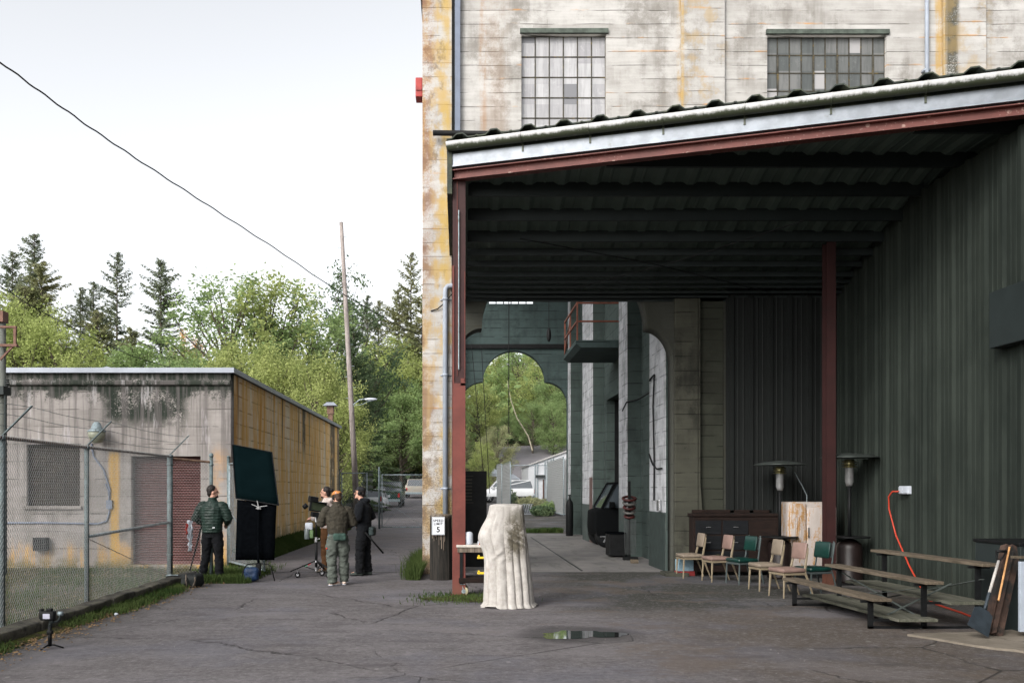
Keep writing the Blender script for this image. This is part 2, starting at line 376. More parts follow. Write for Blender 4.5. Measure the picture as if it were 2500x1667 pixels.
def pad():
    m = Mat('broken concrete pad', .85, 0, .25); mid = m.noise(None, 2.2, 6, .7); fine = m.noise(None, 60, 4, .7); x, y, z = m.xyz()
    col = m.mix(m.st(mid, .3, .7), (.13, .112, .088), (.21, .18, .145)); col = m.mix(m.st(fine, .58, .72)*.5, col, (.15, .12, .09))
    cr = m.st(m.voro(m.comb(x+mid*.4, y+mid*.5, 0), .9, 'DISTANCE_TO_EDGE'), 0, .012, 1, 0); col = m.mix(cr*.8, col, (.05, .045, .035))
    m.color(col); m.bump(fine+mid-cr, .4, .01); return m.m
def soil():
    m = Mat('thin grass and dirt', 1, 0, .1); mid = m.noise(None, 1.3, 6, .7); fine = m.noise(None, 30, 4, .75); x, y, z = m.xyz()
    col = m.mix(m.st(mid, .38, .6), (.055, .06, .024), (.09, .078, .058)); col = m.mix(m.st(fine, .52, .64)*.7, col, (.14, .125, .085))
    col = m.mix(m.st(fine, .45, .35)*.7, col, (.03, .04, .014))
    gp = m.band(x+(mid-.5)*2, -7.9, .9, .5)*m.band(y, 14.6, 1.8, 1); col = m.mix(gp*.6*m.st(fine, .4, .55), col, (.17, .16, .155))
    m.color(col); m.bump(fine+mid, .8, .03); return m.m
M_SOIL = soil()
def moss():
    m = Mat('moss and leaf litter', 1, 0, .1); mid = m.noise(None, 5, 6, .75); fine = m.noise(None, 40, 5, .8)
    col = m.mix(m.st(mid, .42, .58), (.07, .08, .018), (.045, .038, .026)); col = m.mix(m.st(fine, .55, .66)*.7, col, (.17, .13, .07))
    col = m.mix(m.st(fine, .45, .36)*.7, col, (.02, .022, .01)); m.color(col); m.bump(fine+mid, .9, .03); return m.m
M_MOSS = moss()
def kerbm():
    m = Mat('old kerb stone', .95, 0, .2); mid = m.noise(None, 4, 6, .7); fine = m.noise(None, 40, 4, .7); x, y, z = m.xyz()
    col = m.mix(m.st(mid, .35, .65), (.04, .038, .032), (.13, .12, .10)); col = m.mix(m.st(mid+fine*.5, .75, .95)*.6, col, (.055, .06, .02))
    m.color(col); m.bump(fine+mid*2, .9, .03); return m.m
M_KERB = kerbm()
def redsteel(name, base=(.115, .034, .027), spots=True):
    m = Mat(name, .62, 0, .35); mid = m.noise(m.pos, 3, 6, .7); fine = m.noise(m.pos, 60, 3, .6)
    col = m.mix(m.st(mid, .3, .7), tuple(c*.8 for c in base), tuple(c*1.2 for c in base)); col = m.mix(m.st(fine, .62, .7)*.35, col, tuple(c*.4 for c in base))
    if spots: col = m.mix(m.st(m.voro(m.pos, 5.5), .17, .15, 0, 1)*m.st(mid, .47, .54)*.8, col, (.36, .24, .20)); col = m.mix(m.st(m.voro(m.pos, 19), .2, .16, 0, 1)*m.st(mid, .44, .5)*.5, col, (.3, .2, .17))
    x, y, z = m.xyz(); col = m.mix(m.st(z+(mid-.5)*.3, .35, .05)*.6, col, (.12, .05, .03))
    m.color(col); m.bump(mid, .12, .01); return m.m
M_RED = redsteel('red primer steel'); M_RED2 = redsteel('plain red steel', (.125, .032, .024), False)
M_REDK = redsteel('red paint with deep shade painted in', (.024, .0055, .005), False); M_REDD = redsteel('dull red column paint with shade painted in', (.034, .009, .0085), False)  # red with shade painted in: deepest for the rear column, dull for the front
def gutterm():
    m = Mat('white gutter with algae', .5, 0, .4); x, y, z = m.xyz(); n = m.noise(None, (7, 7, 2), 5, .75); f = m.noise(None, 30, 4, .7)
    h = m.st(z+(n-.5)*.10+(f-.5)*.04, 7.312, 7.268); col = m.mix(m.st(n, .3, .7), (.46, .46, .45), (.58, .58, .58))
    col = m.mix(h*m.st(f+n, .5, .85)*.97, col, (.035, .045, .02)); m.color(col); return m.m
M_GUT = gutterm()
M_FASC = plain('galvanised fascia', (.215, .235, .26), .45, .3, .15, 5, dirt=(.15, .16, .16), dirt_lo=.62)
def roofm():
    m = Mat('dark green corrugated roofing', .7, 0, .3); n = m.noise(None, 6, 6, .7)
    m.color(m.mix(m.st(n, .45, .6), (.028, .036, .030), (.052, .06, .038))); m.bump(n, .3, .01); return m.m
M_ROOF = roofm()
M_UNDER = plain('grey green roof underside', (.085, .115, .10), .55, 0, .12, 2)
M_PURL = plain('dark purlin steel', (.016, .022, .022), .6, 0, .12, 2)
def corr():
    m = Mat('green grey steel siding', .85, 0, .12); x, y, z = m.xyz(); n = m.noise(None, (9, 9, .5), 5, .7); k = m.noise(None, 1.2, 4)
    col = m.mix(m.st(n*.6+k*.4, .35, .65), (.013, .017, .0145), (.026, .032, .027)); col = m.mix(m.st(m.noise(None, 18, 5, .8), .68, .74)*.4, col, (.14, .14, .12))
    col = m.mix(m.st(z+(n-.5)*.4, .6, .1)*.5, col, (.018, .02, .016)); sm = m.band(((y+.1)/.9).fract(), .5, .004, .006); col = m.mix(sm*.7, col, (.006, .008, .007)); pn = m.white(m.comb(3, ((y+.1)/.9+.5).floor(), 0)); col = m.mix(pn*.25, col, (.045, .055, .045)); rs = m.st(m.noise(None, (3, 3, .4), 5, .75, off=(8, 8, 2)), .6, .7)*m.st(z, 3.5, .5); col = m.mix(rs*.5, col, (.04, .028, .018)); m.color(col); m.bump(n, .1, .01); return m.m
M_CORR = corr(); M_CORRD = plain('end cladding with shade painted in', (.0035, .005, .0045), .7, 0, .2, 3)  # end cladding coloured near black to stand for the shade there
M_GALV = plain('galvanised steel', (.24, .29, .31), .5, .35, .25, 12, dirt=(.12, .14, .13))
M_GALV2 = plain('weathered fence post', (.10, .13, .135), .6, .2, .3, 10, dirt=(.08, .1, .09))
M_WIRE = plain('fence wire', (.28, .29, .29), .5, .4, .2, 30)
M_RUSTY = plain('rusty top rail', (.13, .08, .055), .85, 0, .4, 12)
M_GREYP = plain('grey conduit paint', (.15, .175, .23), .55, 0, .12, 4)
M_PIPE = plain('pale grey downpipe', (.28, .31, .36), .5, 0, .1, 3)
M_BLACK = plain('black paint', (.006, .0065, .007), .55, 0, .3, 8, spec=.18)
M_BLK2 = plain('black fabric', (.0025, .003, .0038), 1, 0, .3, 20, spec=.0)
M_CHR = plain('bright steel', (.55, .56, .58), .25, .9, .1, 8)
M_WHITE = plain('white plastic', (.45, .48, .53), .4, 0, .05, 4)
M_CAP = plain('pale grey roof edge metal', (.26, .28, .32), .45, .2, .08, 3)
M_LINT = plain('grey green window lintel', (.075, .09, .075), .8, 0, .3, 6)
M_SASH = plain('rusty steel sash', (.055, .05, .038), .8, 0, .4, 10, dirt=(.14, .10, .03))
def panes(name, x0, pw, z0, ph, lo, hi, dark, thr):
    m = Mat(name, .32, 0, .45); x, y, z = m.xyz(); c = m.comb(((x-x0)/pw).floor(), 3, ((z-z0)/ph).floor()); w = m.white(c)
    w2 = m.white(m.comb(((x-x0)/pw).floor(), 7, ((z-z0)/ph).floor()))
    st = m.noise(None, (14, 14, 1.2), 5, .7); f = m.noise(None, 9, 5, .7)
    col = m.mix(w, lo, hi); col = m.mix(m.st(st, .4, .65)*.4, col, tuple(k*.55 for k in lo))
    col = m.mix(m.st(f, .55, .7)*.3, col, tuple(min(1, k*1.25) for k in hi)); col = m.mix(m.st(w2, thr, thr+.01), col, dark)
    m.color(col); return m.m
M_P1 = panes('dirty white panes', at(1273, 0, 18.7).x, .2933, 0, .425, (.30, .295, .305), (.44, .435, .44), (.17, .17, .18), .9)
M_P2 = panes('dirty grey panes', at(1873, 0, 18.7).x, .2487, 0, .374, (.07, .078, .076), (.155, .155, .15), (.33, .32, .32), .88)
M_GLOW = plain('frosted far window glass', (.7, .74, .78), .3, 0, .05, 3)
def wood(name, a, b, sc=(3, 40, 40), rough=.85):
    m = Mat(name, rough, 0, .2); g = m.noise(m.obj, sc, 5, .7); k = m.noise(m.obj, 3, 4)
    col = m.mix(m.st(g, .35, .65), a, b); col = m.mix(m.st(k, .5, .7)*.4, col, tuple(c*.5 for c in a)); m.color(col); m.bump(g, .4, .006); return m.m
M_PLANK = wood('weathered bench plank', (.075, .06, .042), (.135, .108, .08), (40, 3, 40))
M_PLANK2 = wood('mossy foot plank', (.06, .062, .045), (.115, .112, .09), (40, 3, 40))
M_POLE = wood('weathered utility pole', (.17, .145, .135), (.32, .28, .26), (18, 18, .8))
M_STUMP = wood('tarred timber', (.012, .012, .011), (.035, .03, .025), (22, 22, 1.2))
M_STTOP = wood('pale split timber', (.07, .055, .042), (.18, .15, .12), (22, 22, 1.2))
M_CAB = wood('dark stained cabinet wood', (.008, .0045, .0035), (.015, .008, .006), (4, 4, 20))
M_CABD = wood('dark drawer front', (.004, .005, .006), (.008, .009, .011), (4, 4, 20))
M_CREAM = plain('tan vinyl', (.185, .15, .115), .45, 0, .12, 6, dirt=(.2, .16, .1), dirt_lo=.6)
M_PINK = plain('pink tan vinyl', (.19, .125, .105), .45, 0, .12, 6, dirt=(.25, .18, .13), dirt_lo=.62)
M_CLEG = plain('cream enamel chair frame', (.19, .155, .105), .4, 0, .15, 8, dirt=(.2, .11, .05), dirt_lo=.62)
M_GRN = plain('dark green vinyl', (.003, .026, .021), .3, 0, .2, 6, spec=.6)
M_GLEG = plain('grey steel chair frame', (.09, .11, .11), .35, .5, .15, 8)
def fridgem():
    m = Mat('rusting white enamel', .4, 0, .4); x, y, z = m.xyz(m.obj); n = m.noise(m.obj, (9, 9, 2.2), 6, .7, off=(2, 2, 2)); f = m.noise(m.obj, 25, 4, .7)
    col = m.mix(m.st(n, .3, .7), (.34, .30, .27), (.42, .38, .37)); k = m.st(x+(n-.5)*.4, .25, .1)
    col = m.mix(m.st(n+(f-.5)*.3, .48, .6)*k*.9, col, (.30, .16, .045)); col = m.mix(m.st(n+(f-.5)*.4, .62, .7)*k, col, (.16, .07, .02)); m.color(col); return m.m
M_FRI = fridgem()
M_ORG = plain('orange cord rubber', (.40, .04, .018), .45, 0, .05, 4)
M_YEL = plain('yellow plastic', (.70, .48, .03), .4, 0, .05, 4)
def drapem():
    m = Mat('dirty canvas drop cloth', .95, 0, .1); x, y, z = m.xyz(m.obj); n = m.noise(m.obj, 5, 6, .75); w = m.noise(m.obj, 120, 2, .5)
    col = m.mix(m.st(n, .3, .7), (.31, .29, .265), (.46, .435, .41)); d = m.band(x+(n-.5)*.7, .15, .05, .2)*m.band(z+(n-.5)*.8, 1.1, .16, .35)
    col = m.mix(d*m.st(n+(w-.5)*.3, .30, .5)*.95, col, (.075, .065, .045))
    d = m.band(x+(n-.5)*.3, .22, .06, .08)*m.band(z, 1.36, .06, .08); col = m.mix(d*.6, col, (.14, .13, .11))
    d = m.st(m.noise(m.obj, 2, 5, .7, off=(5, 5, 5)), .58, .7); col = m.mix(d*.3, col, (.26, .18, .12))
    cr = m.noise(m.obj, (5, 5, 9), 4, .6, 1.2, off=(2, 2, 2)); ridge = m.st((cr-.5).abs(), 0, .05, 1, 0); m.color(col); m.bump(w*.3+n*1.0+ridge*.35, .25, .01); return m.m
M_DRAPE = drapem()
M_WATER = Mat('puddle water', .03, 0, .6).color((.012, .013, .013)).m
def shutter():
    m = Mat('red roller shutter', .6, 0, .3); x, y, z = m.xyz(); n = m.noise(None, 3, 5, .7)
    col = m.mix(m.st(n, .3, .7), (.085, .04, .038), (.125, .06, .056)); m.color(col); return m.m
M_SHUT = shutter()
M_BOARD = plain('dark louvre boards', (.042, .034, .026), .8, 0, .3, 5, dirt=(.07, .055, .04))
M_LAMPG = plain('frosted lamp bowl', (.22, .23, .18), .35, 0, .2, 4)
def leafmat(name, a, b, c, tr=.35):
    m = bpy.data.materials.new(name); m.use_nodes = True; t = m.node_tree; t.nodes.clear(); M = Mat.__new__(Mat); M.t = t; M._p = None; M._o = None
    n = M.noise(M.obj, .55, 3, .6); f = M.noise(M.obj, 2.6, 3, .7); r = M.rnd()
    col = M.mix(M.st(n*.55+f*.45, .38, .62), a, b); col = M.mix(M.st(r, 0, 1)*.5, col, c)
    d = t.nodes.new('ShaderNodeBsdfDiffuse'); tl = t.nodes.new('ShaderNodeBsdfTranslucent'); mx = t.nodes.new('ShaderNodeMixShader'); o = t.nodes.new('ShaderNodeOutputMaterial')
    mx.inputs[0].default_value = tr
    t.links.new(col.k, d.inputs[0]); t.links.new(col.k, tl.inputs[0]); t.links.new(d.outputs[0], mx.inputs[1]); t.links.new(tl.outputs[0], mx.inputs[2]); t.links.new(mx.outputs[0], o.inputs[0])
    return m
L_YEL = leafmat('yellow green leaves', (.24, .29, .10), (.46, .50, .20), (.36, .43, .15), .5)
L_MID = leafmat('fresh green leaves', (.16, .24, .10), (.34, .43, .19), (.26, .35, .14), .48)
L_DRK = leafmat('dark green leaves', (.06, .10, .06), (.16, .21, .11), (.11, .16, .08), .35)
L_CON = leafmat('conifer needles', (.13, .17, .12), (.28, .31, .20), (.22, .26, .16), .42)
L_OLV = leafmat('olive conifer needles', (.20, .22, .12), (.40, .40, .22), (.30, .32, .17), .45)
L_ORG = leafmat('orange leaves with sunlight painted in', (.5, .28, .10), (.65, .38, .16), (.55, .3, .1), .4)  # warm sunlight put into the leaf colour
L_GRS = leafmat('grass blades', (.035, .065, .02), (.085, .115, .04), (.065, .09, .03), .3)
L_DRY = leafmat('dry grass blades', (.075, .08, .035), (.15, .14, .08), (.1, .1, .055), .3)
M_BARK = plain('bark', (.085, .07, .055), .95, 0, .3, 3)
M_BIRCH = plain('pale birch bark', (.33, .29, .22), .9, 0, .3, 3)

# ------------------------------------------------------------------ ground
def grid_sheet(xs, ys, zf, name, mat):
    b = B(); V = [[b.bm.verts.new((x, y, zf(x, y))) for x in xs] for y in ys]
    for i in range(len(ys)-1):
        for j in range(len(xs)-1): b.bm.faces.new((V[i][j], V[i][j+1], V[i+1][j+1], V[i+1][j]))
    o = b.build(name, mat, fix=False); return o
def fr(a, b, n): return [a+(b-a)*i/n for i in range(n+1)]
kind(grid_sheet(fr(-900, -60, 6)+fr(-50, 60, 44)+fr(80, 900, 6), fr(-60, 40, 10)+fr(46, 200, 60)+fr(240, 1800, 6),
     lambda x, y: hz(x, y)-.05, 'ground', M_SOIL), 'structure')
kind(grid_sheet([-4.95, -3, 0, 4, 9, 14], fr(-8, 46, 27), lambda x, y: 0, 'asphalt_yard', M_ASP), 'structure')
kind(grid_sheet(fr(-9, 13, 11), fr(46.002, 98, 20), lambda x, y: hz(x, y)+.006, 'road', M_ASP), 'structure')
kind(grid_sheet(fr(-.1, 5.6, 6), fr(19.0, 35.7, 8), lambda x, y: .004, 'passage_floor', M_SLAB), 'structure')
o = B().box(2.62, 2.66, 19.3, 33, .005, .012).build('drain_slot', M_BLACK); tag(o, 'dark metal channel strip running along the passage floor', 'floor channel')
b = B(); pts = [(5.35, 10.75), (5.75, 9.95), (6.2, 9.4), (6.6, 8.9), (7.2, 8.2), (7.8, 7.6), (7.8, 11.4), (6.6, 11.0), (6.0, 10.85)]
rp = []
for i, p in enumerate(pts):
    q = pts[(i+1) % len(pts)]
    for k in range(4):
        t = k/4; j = .03 if i < 5 or i > 6 else 0; rp.append((p[0]+(q[0]-p[0])*t+random.uniform(-j, j), p[1]+(q[1]-p[1])*t+random.uniform(-j, j)))
v1 = [b.bm.verts.new((x, y, .025)) for x, y in rp]; v0 = [b.bm.verts.new((x, y, -.02)) for x, y in rp]; b.bm.faces.new(v1)
for i in range(len(rp)): b.bm.faces.new((v0[i], v0[(i+1) % len(rp)], v1[(i+1) % len(rp)], v1[i]))
kind(b.build('concrete_pad', pad()), 'structure')
# puddle
b = B(); c = G(1418, 1549)
ps = []
for i in range(60):
    a = 2*math.pi*i/60; k = 1+.22*math.sin(2*a+1)+.15*math.sin(3*a+2)+.08*math.sin(7*a)+.05*math.sin(13*a+1)
    ps.append(b.bm.verts.new((c.x+.42*k*math.cos(a), c.y+.34*k*math.sin(a), .005)))
b.bm.faces.new(ps); kind(b.build('puddle_water', M_WATER), 'structure')
# kerb: rough stones end to end
ks = B(); y = 5.5
while y < 17.3:
    L = random.uniform(.7, 1.3); w = random.uniform(-.015, .015)
    n0 = len(ks.bm.verts); ks.box(-5.32+w, -5.06+w, y+.008, y+L-.008, -.03, .15+random.uniform(-.012, .012), bev=.025); y += L
bmesh.ops.subdivide_edges(ks.bm, edges=ks.bm.edges[:], cuts=2, use_grid_fill=True)
for v in ks.bm.verts: v.co += Vector([mnoise.noise(v.co*6+Vector((k*9, 0, 0)))*.022 for k in range(3)])
kind(ks.build('kerb', M_KERB, smooth=True), 'structure')
# moss strip beside the kerb, and verge sheets
def strip(name, edge_in, edge_out, y0, y1, z, mat, n=60, jit=.12):
    b = B(); P = []
    for i in range(n+1):
        y = y0+(y1-y0)*i/n; j = jit*mnoise.noise(Vector((y*1.3, 3, 1)))+jit*.5*mnoise.noise(Vector((y*5, 3, 7)))
        P.append([b.bm.verts.new((edge_in, y, z)), b.bm.verts.new(((edge_in+edge_out(y))/2, y, z+.012)), b.bm.verts.new((edge_out(y)+j, y, .004))])
    for p, q in zip(P, P[1:]):
        for k in range(2): b.bm.faces.new((p[k], p[k+1], q[k+1], q[k]))
    return b.build(name, mat, fix=False)
kind(strip('mossy_verge', -5.1, lambda y: -4.86+.25*math.sin(y*.9+2)*.5+max(0, (12-y))*.055, 5.5, 18.6, .03, M_MOSS), 'stuff')
def litter0(name, spots):
    b = B()
    for cx, cy, rx, ry in spots:
        ring = []
        for i in range(48):
            a = 6.2832*i/48; k = 1+.35*mnoise.noise(Vector((math.cos(a)*1.7+cx*5, math.sin(a)*1.7, 0)))+.15*mnoise.noise(Vector((math.cos(a)*6, math.sin(a)*6, cx))); ring.append(b.bm.verts.new((cx+rx*k*math.cos(a), cy+ry*k*math.sin(a), .004+cx*.003+.003)))
        c_ = b.bm.verts.new((cx, cy, .022+cx*.003))
        for i in range(48): b.bm.faces.new((ring[i], ring[(i+1) % 48], c_))
    return b.build(name, M_MOSS, fix=False)
def grass(name, n, place, hmin, hmax, mat, w=.006):
    b = bmesh.new(); r = random
    for i in range(n):
        p = place()
        if p is None: continue
        x, y, z = p; h = r.uniform(hmin, hmax); a = r.uniform(0, 6.28); ww = w*r.uniform(.6, 1.4); l = h*r.uniform(.1, .7); da = r.uniform(0, 6.28)
        dx, dy = math.cos(a)*ww, math.sin(a)*ww; lx, ly = math.cos(da)*l, math.sin(da)*l
        v = [b.verts.new(q) for q in ((x-dx, y-dy, z-.01), (x+dx, y+dy, z-.01), (x+dx*.7+lx*.4, y+dy*.7+ly*.4, z+h*.6), (x-dx*.7+lx*.4, y-dy*.7+ly*.4, z+h*.6), (x+lx, y+ly, z+h))]
        b.faces.new(v[:4]); b.faces.new((v[3], v[2], v[4]))
    o = new_obj(name, b, mat, fix=False); kind(o, 'stuff'); return o
U = random.uniform
def yard():
    x, y = U(-12, -5.35), U(8.5, 20.6)
    if mnoise.noise(Vector((x*.6, y*.6, 0))) + (.35 if x > -6.3 else 0)+U(-.25, .25) < .0: return None
    return x, y, -.05
grass('yard_grass', 26000, yard, .03, .10, L_DRY)
grass('yard_weeds', 9000, lambda: ((lambda x, y: (x, y, -.05) if mnoise.noise(Vector((x*.9, y*.9, 5)))+U(-.15, .15) > .08 else None)(U(-9, -5.35), U(8.5, 20))), .05, .2, L_GRS)
def verge():
    y = U(7, 16.5); k = mnoise.noise(Vector((y*.8, 0, 9)))
    if k+U(-.2, .2)+(.25 if 12.5 < y < 15.5 else -.12) < 0: return None
    return U(-5.1, -4.72-U(0, .2)+(.15 if 12.5 < y < 15.5 else 0)), y, .02
grass('kerb_grass', 9000, verge, .02, .09, L_GRS)
grass('corner_grass', 16000, lambda: (U(-5.4, -3.95+U(-.2, .1)), 16.7+abs(random.gauss(0, 1))*1.2, 0), .05, .16, L_GRS)
# grassy bank along the side wall of the low building
b = B(); n = 60; P = []
for i in range(n+1):
    y = 20.75+19*i/n; P.append([b.bm.verts.new((-5.24, y, .34+.03*math.sin(i))), b.bm.verts.new((-5.05, y, .20+.04*math.sin(i*1.7))), b.bm.verts.new((-4.75+.06*math.sin(i*2.1), y, .004))])
for p, q in zip(P, P[1:]):
    for k in range(2): b.bm.faces.new((p[k], p[k+1], q[k+1], q[k]))
kind(b.build('grass_bank', M_SOIL, fix=False), 'structure')
def bank():
    t = U(0, 1)**.8; y = U(20.7, 39.5); return -5.22+.52*t, y, .33*(1-t)
grass('bank_grass', 22000, bank, .04, .13, L_GRS, .009)
kind(litter0('moss_patch', [(.02, 14.42, .62, .28), (.55, 14.1, .55, .26), (-.25, 14.3, .35, .2)]), 'stuff')
grass('column_grass', 1500, lambda: (random.gauss(.05, .38), random.gauss(14.45, .35), 0), .02, .07, L_GRS)
def pil():
    a = U(0, 1); return (-.75-abs(random.gauss(0, .13)), U(17.3, 22), 0)
grass('pillar_grass', 5000, pil, .08, .38, L_GRS, .008)
grass('yard_edge_weeds', 3500, lambda: (4.2-abs(random.gauss(0, .6)), 36.3+abs(random.gauss(0, .5)), 0), .05, .22, L_GRS, .014)

# loose grit, twigs and leaves on the paving
def litter(name, n, place, s0, s1, mat):
    b = bmesh.new()
    for i in range(n):
        x, y, z = place(); s_ = U(s0, s1); a = U(0, 6.28); vs = []
        for k in range(4): vs.append(b.verts.new((x+s_*math.cos(a+k*1.57)*U(.5, 1.1), y+s_*math.sin(a+k*1.57)*U(.5, 1.1), z+U(.001, .6)*s_)))
        t_ = b.verts.new((x, y, z+s_*.7))
        for k in range(4): b.faces.new((vs[k], vs[(k+1) % 4], t_))
    kind(new_obj(name, b, mat, fix=False), 'stuff')
litter('grit', 1100, lambda: (U(-4.6, 7.5), 7.5+abs(random.gauss(0, 1))*7, .002), .004, .013, plain('pale grit', (.15, .14, .135), .9, 0, .3, 9))
litter('leaf_litter', 1500, lambda: (-4.95+abs(random.gauss(0, .22)), U(7.5, 18), .012), .01, .03, plain('dead leaves', (.14, .09, .045), .95, 0, .5, 9))
litter('yard_leaf_litter', 1800, lambda: (U(-11, -5.5), U(9, 20.4), -.03), .015, .04, plain('dry leaves', (.17, .13, .075), .95, 0, .5, 9))
# ------------------------------------------------------------------ the main building
YF = 18.7; XW = 7.8
def arch(cx, hw, spring, cr, cz, n=14, z0=-.1):
    """trefoil-headed opening: side lobes rise from the spring line to cusps, a round head sits on the cusps"""
    p = [(cx-hw, z0), (cx-hw, spring)]; a = hw-cr; bz = cz-spring
    for i in range(1, n+1):
        t = math.pi/2*i/n; p.append((cx-cr-a*math.cos(t), spring+bz*math.sin(t)))
    for i in range(1, 2*n):
        t = math.pi-math.pi*i/(2*n); p.append((cx+cr*math.cos(t), cz+cr*math.sin(t)))
    for i in range(0, n+1):
        t = math.pi/2*(1-i/n); p.append((cx+cr+a*math.cos(t), spring+bz*math.sin(t)))
    p.append((cx+hw, z0)); return p
bld = thing('concrete_building', 'tall weathered white board-marked concrete building with rusty corner pillar above the dark shelter', 'building', (0, YF, 0))
def P_(o):                                      # parent a part built in world coordinates
    o.parent = bld; o.matrix_parent_inverse = Matrix.Translation((0, -YF, 0)); return o
w1 = (at(1273, 0, YF).x, at(1480, 0, YF).x); w2 = (at(1873, 0, YF).x, at(2165, 0, YF).x)
Z1 = (8.35, at(0, 84, YF).z); Z2 = (8.9, at(0, 86, YF).z)
rect = lambda a, b, c, d: [(a, c), (b, c), (b, d), (a, d)]
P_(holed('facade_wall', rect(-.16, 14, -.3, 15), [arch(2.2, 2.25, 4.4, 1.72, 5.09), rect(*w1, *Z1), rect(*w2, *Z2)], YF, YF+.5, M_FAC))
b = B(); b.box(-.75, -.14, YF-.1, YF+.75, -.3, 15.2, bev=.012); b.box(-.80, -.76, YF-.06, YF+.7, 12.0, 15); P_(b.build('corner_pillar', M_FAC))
P_(B().box(-.135, -.085, YF-.055, YF-.001, 6.0, 15).build('painted_shadow_strip', M_BLACK))  # black strip standing in for the shadow between pillar and wall
P_(B().box(-.08, .03, YF-.13, YF-.002, 6.9, 15).build('square_conduit', M_GREYP))
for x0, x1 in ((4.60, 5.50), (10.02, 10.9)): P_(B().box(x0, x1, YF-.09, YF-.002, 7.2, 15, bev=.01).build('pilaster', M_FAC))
for (x0, x1), (z0, z1), pw, ph, gm, n_r in ((w1, Z1, .2933, .425, M_P1, 6), (w2, Z2, .2487, .374, M_P2, 5)):
    fr_ = B(); zz = z1
    while zz > z0: fr_.box(x0, x1, YF+.10, YF+.13, zz-.011, zz+.011); zz -= ph
    k = 0
    while x0+k*pw < x1+.01:
        fr_.box(x0+k*pw-.010, x0+k*pw+.010, YF+.095, YF+.135, z0, z1); k += 1
    if pw < .28:
        for i, j in ((1, 4), (6, 9)): fr_.box(x0+i*pw-.02, x0+i*pw+.02, YF+.085, YF+.1, z1-3*ph, z1-ph); fr_.box(x0+j*pw-.02, x0+j*pw+.02, YF+.085, YF+.1, z1-3*ph, z1-ph)
    f = P_(fr_.build('window', M_SASH)); f['label'] = 'steel sash window with dirty panes'
    g = B().box(x0, x1, YF+.112, YF+.118, z0, z1).build('panes', gm); g.parent = f
    l = B().box(x0-.03, x1+.04, YF-.05, YF+.09, z1+.006, z1+.10).build('lintel', M_LINT); l.parent = f
# white broken-edged pane and darker panes inside window one
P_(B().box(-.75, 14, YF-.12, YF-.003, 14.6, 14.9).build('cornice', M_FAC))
# pipes on the front
b = B(); b.tube([(at(1057, 325, YF-.28).x, YF-.28, at(0, 325, YF-.28).z), (3.2, YF-.28, at(0, 331, YF-.28).z)], .055, 10); P_(b.build('black_pipe', M_BLACK, smooth=True))
x = at(2263, 0, YF-.1).x; b = B(); b.tube([(x, YF-.1, 7.3), (x, YF-.1, 15)], .042, 10); b.box(x-.07, x+.07, YF-.12, YF, at(0, 177, YF).z-.02, at(0, 177, YF).z+.02); P_(b.build('downpipe', M_PIPE, smooth=True))
x = at(1087, 0, YF-.18).x
b = B(); zt = at(0, 706, YF).z; b.tube([(x, YF-.18, at(0, 1262, YF-.18).z), (x, YF-.18, zt-.12), (x+.01, YF-.18, zt-.03), (x+.05, YF-.18, zt+.02), (x+.14, YF-.18, zt+.03), (x+.28, YF-.18, zt+.03)], .052, 12)
for yy in (918, 1192, 735): b.tube([(x, YF-.18, at(0, yy, YF).z-.02), (x, YF-.18, at(0, yy, YF).z+.02)], .064, 12); b.box(x-.1, x+.12, YF-.125, YF-.1, at(0, yy, YF).z-.012, at(0, yy, YF).z+.012)
P_(b.build('white_downpipe', M_PIPE, smooth=True))
b = B(); b.tube([(x-.3, YF-.12, at(0, 762, YF).z), (x-.15, YF-.14, at(0, 757, YF).z), (x-.02, YF-.2, at(0, 745, YF).z), (x+.1, YF-.2, at(0, 728, YF).z), (x+.2, YF-.2, at(0, 715, YF).z)], .012, 6); P_(b.build('loose_cable', M_BLACK))
b = B(); b.box(-.90, -.755, YF+.02, YF+.35, at(0, 235, YF).z, at(0, 188, YF).z, bev=.015); b.box(-.885, -.77, YF+.0, YF+.02, at(0, 220, YF).z, at(0, 216, YF).z)
P_(b.build('red_alarm_box', plain('red enamel', (.33, .045, .04), .45)))
# shaded rough pier at the right of the opening and wall beyond
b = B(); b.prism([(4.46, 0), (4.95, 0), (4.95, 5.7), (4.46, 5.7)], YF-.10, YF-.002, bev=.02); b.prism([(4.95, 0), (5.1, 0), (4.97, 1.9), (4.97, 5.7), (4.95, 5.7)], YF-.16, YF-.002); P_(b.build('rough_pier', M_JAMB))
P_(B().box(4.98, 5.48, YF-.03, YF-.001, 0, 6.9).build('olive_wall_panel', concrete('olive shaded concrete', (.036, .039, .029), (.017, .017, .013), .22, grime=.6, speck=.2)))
P_(B().box(4.15, 4.62, 18.05, YF-.12, -.01, .07, bev=.01).build('threshold_kerb', M_JAMB))
# passage: far wall with trefoil arch, side walls, roof
YP = 35.8
P_(holed('far_wall', rect(-.8, 6, -.3, 12), [arch(2.2, 2.13, 5.15, 1.24, 6.02), rect(1.19, 2.98, 9.12, 9.9)], YP, YP+.45, M_FARW))
b = B()
for i in range(7): b.box(1.19+i*.2983-.02, 1.19+i*.2983+.02, YP+.1, YP+.14, 9.12, 9.9)
P_(b.build('far_window_bars', M_BLACK))
